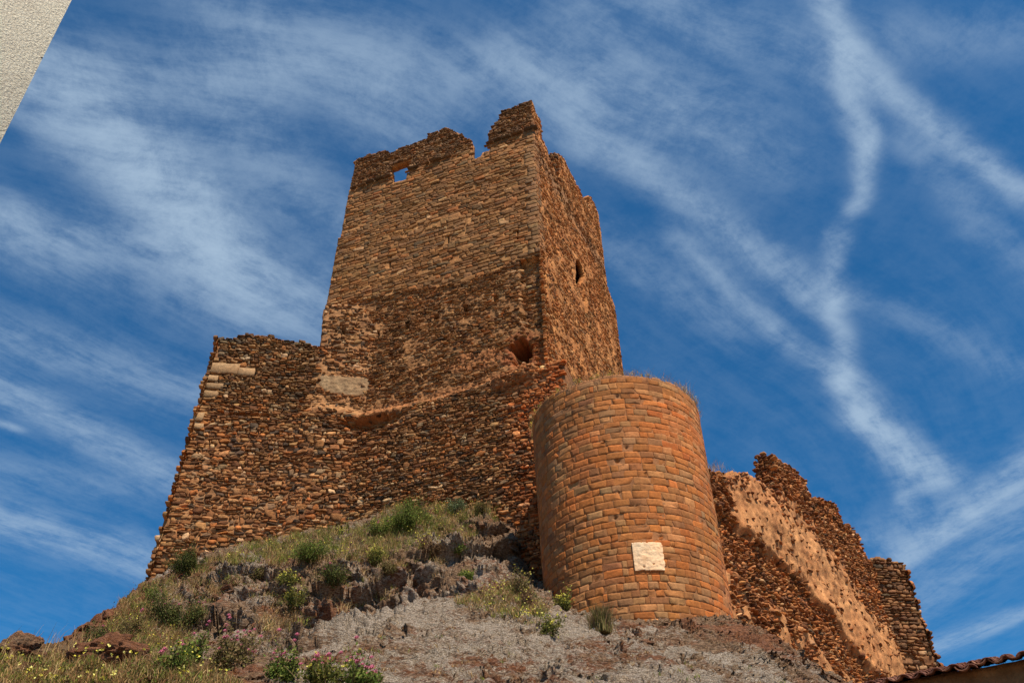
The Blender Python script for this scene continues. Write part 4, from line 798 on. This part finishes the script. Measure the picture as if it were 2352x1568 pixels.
# one flower head of valerian: a cluster of tiny pink florets
rs = np.random.RandomState(77); pts = rs.normal(size=(46, 3)); pts /= np.linalg.norm(pts, axis=1)[:, None]; pts[:, 2] = np.abs(pts[:, 2])*.7; pts *= .052
v_, q_, c_ = leaves(pts*.8, .034, rs, [(.62, .17, .27), (.70, .28, .38), (.52, .12, .21)], .9, .5)
head0 = None
GREENS = {'green': [(.10, .15, .03), (.15, .20, .04), (.21, .225, .06)], 'dark': [(.055, .075, .02), (.095, .115, .03), (.14, .14, .045)], 'silver': [(.16, .20, .10), (.24, .28, .16), (.11, .15, .06)],
          'olive': [(.18, .15, .055), (.25, .19, .085), (.13, .12, .035), (.24, .15, .08)], 'dry': [(.20, .12, .06), (.27, .17, .09), (.14, .08, .045)], 'yellow': [(.14, .15, .035), (.22, .20, .05), (.09, .11, .03)]}
def plant(x, y, w, h, kind, label, name, cat, group, pink=0, yellow=0, seed=0, leaf=.06, dens=1., broom=False):
    global head0
    hh = hit(x, y)
    if hh is None: print('plant missed', x, y); return
    c = hh[0]; rs = np.random.RandomState(seed+int(x)); cols = GREENS[kind]
    root = empty(name, tuple(c), label, cat, group)
    ns = int(26*dens*(w/.7)); az = rs.uniform(0, 2*math.pi, ns); rr = np.sqrt(rs.rand(ns))*w*.5
    nc_ = rs.randint(6, 10); aa = rs.uniform(0, 2*math.pi, nc_); sub = np.stack([np.cos(aa), np.sin(aa)], 1)*(w*.42*np.sqrt(rs.rand(nc_)))[:, None]; sh = rs.uniform(.4, 1.05, nc_); wh = rs.randint(0, nc_, ns)
    tips0 = sub[wh]+rs.normal(0, w*.10, (ns, 2)); ht = h*sh[wh]*rs.uniform(.5, 1.12, ns); ht[rs.rand(ns) < .08] *= 1.35
    tips = c+np.concatenate([tips0, ht[:, None]], 1)
    tips_ = c+np.stack([np.cos(az)*rr*1.1, np.sin(az)*rr*1.1, h*(1.0-.45*(rr/(w*.5))**2)*rs.uniform(.6, 1.12, ns)], 1); bs = c+(tips-c)*np.array([.25, .25, 0])-np.array([0, 0, .05])
    dead = bs+rs.normal(0, .06, bs.shape)*[1, 1, 0]; dt = dead+(tips-bs)*rs.uniform(.7, 1.35, (ns, 1))+rs.normal(0, .12, bs.shape)
    V, Q, C_ = sticks(np.concatenate([bs, dead]), np.concatenate([tips, dt]), .007, (.22, .15, .085)); mesh('stem', V, [Q], M_LEAF, root, C_)
    if broom:
        V, Q, C_ = blades(bs, h*.95, .018, .45, rs, cols, 3, 22, w*.12); mesh('foliage', V, [Q], M_LEAF, root, C_)
    else:
        nl = int(95*dens); t = rs.uniform(.12, 1.03, (ns, nl)); Pp = bs[:, None]+(tips-bs)[:, None]*t[..., None]; Pp = Pp+rs.normal(0, .045+.03*w, Pp.shape)*np.array([1, 1, .8])
        Pp = Pp.reshape(-1, 3); V, Q, C_ = leaves(Pp, leaf, rs, cols, .5); mesh('foliage', V, [Q], M_LEAF, root, C_)
    order = rs.permutation(ns)
    for k in range(pink):
        p = tips[order[k % ns]]+rs.normal(0, .03, 3)+np.array([0, 0, rs.uniform(.03, .22)])
        if head0 is None:
            o = mesh('flower_head', v_, [q_], M_FLOWER, None, c_); o.parent = root; head0 = o
        else:
            o = head0.copy(); SC.collection.objects.link(o); o.parent = root
        o.location = Vector(p-c); s = rs.uniform(.38, .75); o.scale = (s, s, s)
    if yellow:
        k = rs.randint(0, ns, yellow); p = tips[k]+rs.normal(0, .07, (yellow, 3))+np.array([0, 0, .05])
        V, Q, C_ = leaves(np.repeat(p, 5, 0), .032, rs, [(.74, .66, .10), (.62, .55, .07), (.82, .76, .25)], .9, .8); o = mesh('blossoms', V, [Q], M_FLOWER, root, C_); o['kind'] = 'stuff'
    return root
GP, GY_, GB = 'pink-flowering plants on the rocks', 'yellow-flowering plants on the rocks', 'shrubs on the rocks'
PL = [
 (940, 1218, 1.55, 1.0, 'green', 'big fresh green bush against the wall foot, tallest on the terrace', 'bush', 'bush', GB, 0, 6, 1.6),
 (880, 1228, 1.0, .6, 'green', 'low green plant with a pink bloom left of the big fresh green bush', 'valerian', 'flowering plant', GP, 4, 20, 1.),
 (1050, 1178, .95, .45, 'silver', 'silvery grey-green bush at the wall foot right of the big bush', 'bush', 'bush', GB, 0, 0, 1.1),
 (1105, 1178, .7, .4, 'olive', 'olive tuft on the terrace edge beside the silvery bush', 'shrub', 'shrub', GB, 0, 0, .8),
 (425, 1318, 1.25, .85, 'dark', 'dark spiny bush at the foot of the sharp left wall corner', 'bush', 'bush', GB, 0, 0, 1.5),
 (405, 1440, 1.9, .95, 'dark', 'large dark bush dotted with pink flowers on the left of the crag', 'valerian', 'flowering plant', GP, 24, 0, 1.6),
 (345, 1385, .8, .5, 'green', 'green sprig on top of the rust-red crag below the wall corner', 'shrub', 'shrub', GB, 2, 0, .9),
 (300, 1460, .9, .5, 'olive', 'sparse olive plant on the rust-red crag left of the large dark bush', 'shrub', 'shrub', GB, 3, 20, .8),
 (215, 1478, .5, .5, 'dark', 'thin dark plant standing on the skyline behind the orange boulder', 'shrub', 'shrub', GB, 1, 0, .7),
 (510, 1540, .85, .62, 'olive', 'plant crowded with pink flower heads at the foot of the dark cliff', 'valerian', 'flowering plant', GP, 24, 0, 1.),
 (440, 1520, .6, .4, 'green', 'small plant with pink heads left of the most crowded pink plant', 'valerian', 'flowering plant', GP, 8, 0, .8),
 (400, 1550, .55, .4, 'green', 'bright green bottom plant in the pale rocks with few pink heads', 'valerian', 'flowering plant', GP, 5, 10, .9),
 (655, 1560, .50, .34, 'green', 'leftmost of the pink-flowering plants along the bottom below the pale slab', 'valerian', 'flowering plant', GP, 14, 0, 1.),
 (745, 1572, .55, .30, 'yellow', 'yellow-green plant with pink heads, middle of the bottom row', 'valerian', 'flowering plant', GP, 22, 20, 1.2),
 (830, 1578, .5, .30, 'green', 'rightmost of the pink-flowering plants along the bottom edge', 'valerian', 'flowering plant', GP, 22, 8, 1.2),
 (580, 1330, .95, .55, 'olive', 'olive plant with a few pink heads on the pale left ledge', 'valerian', 'flowering plant', GP, 7, 10, .9),
 (530, 1350, .6, .4, 'dry', 'brownish tuft left of the olive plant on the pale ledge', 'shrub', 'shrub', GB, 0, 0, .9),
 (660, 1340, .65, .5, 'yellow', 'yellow-flowering plant at the upper lip of the cliff', 'wildflower', 'flowering plant', GY_, 0, 70, .8),
 (678, 1395, .8, .6, 'yellow', 'larger yellow-flowering plant hanging halfway down the left cliff', 'wildflower', 'flowering plant', GY_, 0, 50, .8),
 (770, 1340, 1.0, .6, 'dark', 'dark green plant with one or two pink heads in the middle of the cliff top', 'valerian', 'flowering plant', GP, 4, 0, .9),
 (700, 1282, 1.4, .6, 'green', 'wide soft green clump in the middle of the grassy terrace', 'shrub', 'shrub', GB, 0, 20, 1.0),
 (860, 1292, .6, .5, 'yellow', 'yellow-flowering plant in the centre below the big green bush', 'wildflower', 'flowering plant', GY_, 0, 70, .8),
 (892, 1312, .5, .32, 'olive', 'small round olive cushion on the pale rock in the centre', 'shrub', 'shrub', GB, 0, 0, 1.2),
 (1045, 1262, .7, .5, 'green', 'green plant with small pink heads near the top of the dark overhang', 'valerian', 'flowering plant', GP, 4, 0, .9),
 (990, 1270, 1.0, .5, 'dry', 'brown dried plant between the green bush and the dark overhang', 'shrub', 'shrub', GB, 0, 10, .9),
 (1080, 1330, .7, .35, 'green', 'low bright green plant at the foot of the dark overhang', 'shrub', 'shrub', GB, 0, 6, .9),
 (1190, 1360, .8, .6, 'olive', 'tall olive weed in the gully beside the round bastion', 'shrub', 'shrub', GB, 0, 14, .7),
 (1215, 1395, .65, .5, 'dry', 'dry brown weed at the gully mouth below the tall olive weed', 'shrub', 'shrub', GB, 0, 20, .8),
 (1295, 1400, .6, .35, 'yellow', 'yellow-flowering plant touching the foot of the round bastion', 'wildflower', 'flowering plant', GY_, 0, 90, .9),
 (1262, 1455, .5, .4, 'yellow', 'small yellowish plant on the pale slab right of centre', 'wildflower', 'flowering plant', GY_, 0, 30, .8),
 (630, 1395, .6, .4, 'dry', 'dry tuft on the dark cliff left of the hanging yellow plant', 'shrub', 'shrub', GB, 0, 0, .8),
]
for k, (x, y, w, h, kind, label, name, cat, grp, pk, yl, dn) in enumerate(PL): plant(x, y, w, h, kind, label, name, cat, grp, pk, yl, k, .055, dn)
plant(1382, 1450, .75, .68, 'olive', 'feathery olive broom bush leaning on the foot of the round bastion', 'broom_bush', 'bush', GB, 0, 0, 99, .05, 1.6, True)

# grass: countless blades, one object per kind
def scatter(poly, n, rs):
    xs = [p[0] for p in poly]; ys = [p[1] for p in poly]; out = []
    X = rs.uniform(min(xs), max(xs), n*3); Y = rs.uniform(min(ys), max(ys), n*3); k = inpoly(X, Y, poly); X, Y = X[k][:n], Y[k][:n]
    for x, y in zip(X, Y):
        h = hit(x, y)
        if h is not None and h[1][2] > .12: out.append(h[0])
    return np.array(out)
rs = np.random.RandomState(12)
TERR = [(470, 1290), (640, 1236), (860, 1200), (900, 1160), (1130, 1160), (1140, 1195), (1060, 1250), (1000, 1290), (860, 1290), (640, 1300), (500, 1310)]
BL = [(-60, 1515), (190, 1495), (350, 1500), (600, 1600), (-60, 1600)]
LEFT = [(345, 1340), (480, 1300), (560, 1330), (470, 1400), (430, 1490), (300, 1500), (230, 1470), (290, 1370)]
MID = [(1040, 1385), (1190, 1330), (1260, 1400), (1230, 1440), (1140, 1420)]
CLF = [(560, 1300), (1040, 1260), (1010, 1330), (600, 1480)]
SLB = [(660, 1530), (1040, 1380), (1500, 1470), (1800, 1560), (1800, 1600), (640, 1600)]
GREEN = [(.13, .17, .03), (.20, .22, .04), (.28, .25, .06)]; DRY = [(.34, .19, .08), (.44, .28, .12), (.24, .13, .06), (.52, .37, .18)]
def grass(name, label, specs, w=.012, matl=M_LEAF):
    Bd = Build()
    for pts, h, lean, cols, per, spr in specs:
        if len(pts): Bd.add(*blades(pts, h, w, lean, rs, cols, 3, per, spr))
    o = mesh(name, np.concatenate(Bd.V), Bd.F, matl, None, np.concatenate(Bd.C)); tag(o, label, 'grass', kind='stuff')
grass('green_grass', 'green grass tufts scattered over the rocky slope', [(scatter(TERR, 1900, rs), .32, .7, GREEN, 16, .09), (scatter(BL, 800, rs), .14, .7, GREEN, 14, .06), (scatter(LEFT, 600, rs), .24, .7, GREEN, 14, .09), (scatter(MID, 260, rs), .15, .8, GREEN, 12, .07), (scatter(CLF, 260, rs), .2, .9, GREEN, 12, .08), (scatter(SLB, 60, rs), .08, .8, GREEN, 10, .04)])
grass('dry_grass', 'straw-coloured dry grass among the rocks', [(scatter(TERR, 1900, rs), .36, .7, DRY, 12, .09), (scatter(BL, 1300, rs), .17, .7, DRY, 14, .07), (scatter(LEFT, 900, rs), .3, .8, DRY, 12, .09), (scatter(MID, 380, rs), .2, .8, DRY, 12, .08), (scatter(CLF, 900, rs), .3, 1., DRY, 12, .08), (scatter(SLB, 150, rs), .09, .9, DRY, 10, .05), (scatter([(150, 1480), (220, 1480), (200, 1510), (0, 1515), (0, 1505)], 60, rs), .55, .3, DRY, 3, .1)])
p = scatter(TERR, 330, rs); p = np.concatenate([p, scatter(LEFT, 40, rs), scatter(BL, 60, rs), scatter(MID, 30, rs)]); p = np.repeat(p, 5, 0)+rs.normal(0, .12, (5*len(p), 3))*np.array([1, 1, .3])+np.array([0, 0, .27])
hb_ = Build()
for poly_, n_h, cols_, hh_ in ((TERR, 900, GREENS['green']+GREENS['olive'], .26), (TERR, 320, GREENS['yellow'], .22), (LEFT, 420, GREENS['olive']+GREENS['dark'], .26), (LEFT, 120, [(.30, .09, .06), (.22, .08, .05)], .22), (CLF, 480, GREENS['olive']+GREENS['dry'], .22), (BL, 420, GREENS['olive']+GREENS['green'], .12), (MID, 160, GREENS['olive']+GREENS['green'], .18), ([(480, 1290), (860, 1250), (1000, 1300), (700, 1400), (450, 1420)], 240, GREENS['green']+GREENS['olive'], .24)):
    b_ = scatter(poly_, n_h, rs); m_ = 34; pc = np.repeat(b_, m_, 0)+rs.normal(0, 1, (m_*len(b_), 3))*np.array([hh_*.45, hh_*.45, 0])+np.stack([0*np.arange(m_*len(b_)), 0*np.arange(m_*len(b_)), np.abs(rs.normal(0, hh_*.5, m_*len(b_)))], 1)
    hb_.add(*leaves(pc, .045, rs, cols_, .45, .8))
o = mesh('low_herbs', np.concatenate(hb_.V), hb_.F, M_LEAF, None, np.concatenate(hb_.C)); tag(o, 'low olive and green herbs matted between the rocks', 'herbs', kind='stuff')
V, Q, C_ = leaves(np.repeat(p, 4, 0), .032, rs, [(.72, .63, .10), (.60, .52, .07), (.80, .74, .25)], .9, .8); o = mesh('yellow_wildflowers', V, [Q], M_FLOWER, None, C_); tag(o, 'tiny yellow wildflowers in the terrace grass', 'wildflowers', kind='stuff')
# tufts on top of the round bastion and on the curtain wall
a = rs.uniform(-2.6, 2.6, 420); r_ = DR.r1-np.abs(rs.normal(0, .35, 420)); tp = np.stack([cc[0]+r_*np.sin(a), cc[1]-r_*np.cos(a), np.full(420, ZT)], 1)
side_ = tp[(a > .3) & (a < 1.9)][:110]; 
tuft = [(tp, .26, .8, DRY, 11, .07), (tp[::3], .14, .8, GREEN, 8, .07), (side_, .42, .55, [(.45, .36, .26), (.35, .26, .2)], 3, .08), (np.array([CF.pos(u, CF.uv(1690, 1092)[1]-.05, -rs.uniform(.05, 1.)) for u in rs.uniform(.3, 4.3, 70)]), .33, .4, DRY, 8, .08)]
grass('wall_top_grass', 'dry grass fringe growing on the bastion rim and wall top', tuft, .010)
pp = tp[::4]+np.array([0, 0, .14]); pp = np.repeat(pp, 6, 0)+rs.normal(0, .05, (6*len(pp), 3))
V, Q, C_ = leaves(np.repeat(pp, 3, 0), .03, rs, [(.72, .63, .10), (.60, .52, .07)], .9, .8); o = mesh('rim_wildflowers', V, [Q], M_FLOWER, None, C_); tag(o, 'yellow flowers along the rim of the round bastion', 'wildflowers', kind='stuff')

# ------------------------------------------------------------------ cream stucco house, upper left
bc = at(80, 165, 6.6); bd = dirv(219); bw = dirv(309); hb = empty('stucco_house', (bc[0], bc[1], 0.), 'cream rough-stucco house corner rising at the upper left edge', 'house')
hA = at(0, 330, 6.6); hB = at(165, 0, 6.6); p0 = np.array([hA[0], hA[1], 0.])
def hbox(name, u0, u1, w0, w1, z0, z1, mat, col=(.5, .3, .2)):
    V = [p0+(hB-hA)*(z-hA[2])/(hB[2]-hA[2])*np.array([1, 1, 0])+bd*u+bw*w+np.array([0, 0, z]) for z in (z0, z1) for u, w in ((u0, w0), (u1, w0), (u1, w1), (u0, w1))]
    Fq = np.array([[0, 3, 2, 1], [4, 5, 6, 7], [0, 1, 5, 4], [1, 2, 6, 5], [2, 3, 7, 6], [3, 0, 4, 7]]); return mesh(name, V, [Fq], mat, hb, np.tile(col, (8, 1)))
hbox('wall', 0, 7, 0, 6, 0, 16.5, M_STUCCO)
hbox('roof', -.02, 7.02, -.02, 6.02, 16.5, 16.65, M_TILE, (.32, .14, .07))
pin = np.array(at(96, 133, 6.6)); V, Fs = ico(2, .009); mesh('wall_hook', V*np.array([1, 1, 1.6])+pin, [Fs], M_TILE, hb, np.tile((.08, .06, .05), (len(V), 1)))

# ------------------------------------------------------------------ tiled house, lower right
ha = -59.; e0 = at(2156, 1556, 10.); hd = dirv(ha); hn = np.array([hd[1], -hd[0], 0]); 
if hn@(e0*np.array([1, 1, 0])) > 0: hn = -hn
e0 = e0*1.; zr = e0[2]
hs = empty('tiled_house', (e0[0], e0[1], 0.), 'low stone house under clay roof tiles at the lower right corner', 'house')
U_ = np.arange(-4., 9.5, .04); 
HF = Face(e0-hn*.19, ha); HF.n = hn.copy(); HF.s = 1 if (np.array([HF.d[1], -HF.d[0], 0])@hn) > 0 else -1
B = Build(); B.add(*mortar(HF, -4, 9.4, 0., zr+.10, .05, lambda u, v: v < zr+.085, lambda u, v: .05*n2(u, v, 2.5, 4, 3.), mcol((.26, .17, .10), .3, 3.), .5))
B.add(*stones(HF, -4, 9.4, 0., zr-.1, lambda u, v: v < zr-.14, lambda u, v: 0*u, palette([(2, (.22, .14, .08)), (1, (.30, .2, .12)), (1, (.15, .10, .065))]), (.1, .22), (.18, .5), .05, (.03, .09), .12, .08, .5, .7, 71, .05, .3, .2))
B.done('stone_wall', M_MAS, hs)
rs = np.random.RandomState(31); Bt = Build(); pitch_ = math.radians(17); updir = -hn*math.cos(pitch_)+np.array([0, 0, math.sin(pitch_)]); nrm = hn*math.sin(pitch_)+np.array([0, 0, math.cos(pitch_)])
step = .168
for k in range(-24, 56):
    cu = k*step
    for row in range(9):
        jw = rs.normal(0, .010, 3); s0 = row*.36-(rs.uniform(0, .035) if row == 0 else 0); s1 = s0+.44
        for kind in (0, 1):        # cover tile (arch up) / channel tile (arch down)
            cen = cu+(step/2 if kind else 0)+rs.normal(0, .006); rad = .071 if kind == 0 else .075; A_ = np.linspace(-1.45, 1.45, 9); V = []
            for s_, kk in ((s0, 1.), (s1, .84)):
                for th_ in (0., .014):
                    r_ = rad*kk-th_; up_ = (np.cos(A_)*r_)*(1 if kind == 0 else -1)*.8+(0.012 if kind == 0 else .072)+(.030 if s_ == s0 else 0.)
                    for a_, u_ in zip(A_, up_): V.append(e0+hd*(cen+math.sin(a_)*r_)+updir*s_+nrm*(u_+jw[0]*.6))
            V = np.array(V); i = np.arange(8); f = [np.stack([i, i+1, i+19, i+18], -1), np.stack([i+9, i+27, i+28, i+10], -1), np.stack([i, i+9, i+10, i+1], -1)]
            Bt.add(V, np.concatenate(f), np.tile(np.array([(.20, .080, .05), (.16, .062, .042), (.25, .115, .07)][rs.randint(3)])*rs.uniform(.75, 1.15), (len(V), 1)))
Bt.done('tile_roof', M_TILE, hs)
# mortar bed closing the eave under the tiles and the roof deck
V = [e0+hd*u-hn*a+np.array([0, 0, z]) for u in (-4., 9.3) for a, z in ((.5, .08), (.5, .13), (3.2, .0+3.2*math.tan(pitch_)), (3.2, -.12+3.2*math.tan(pitch_)), (.9, .10))]
mesh('roof_deck', V, [np.array([[0, 1, 6, 5], [1, 2, 7, 6], [2, 3, 8, 7], [3, 4, 9, 8], [4, 0, 5, 9]]), np.array([[0, 4, 3, 2, 1], [5, 6, 7, 8, 9]])], M_MAS, hs, np.tile((.30, .2, .12), (10, 1)))
print('objects', len(SC.objects), 'verts', sum(len(o.data.vertices) for o in SC.objects if o.type == 'MESH'))
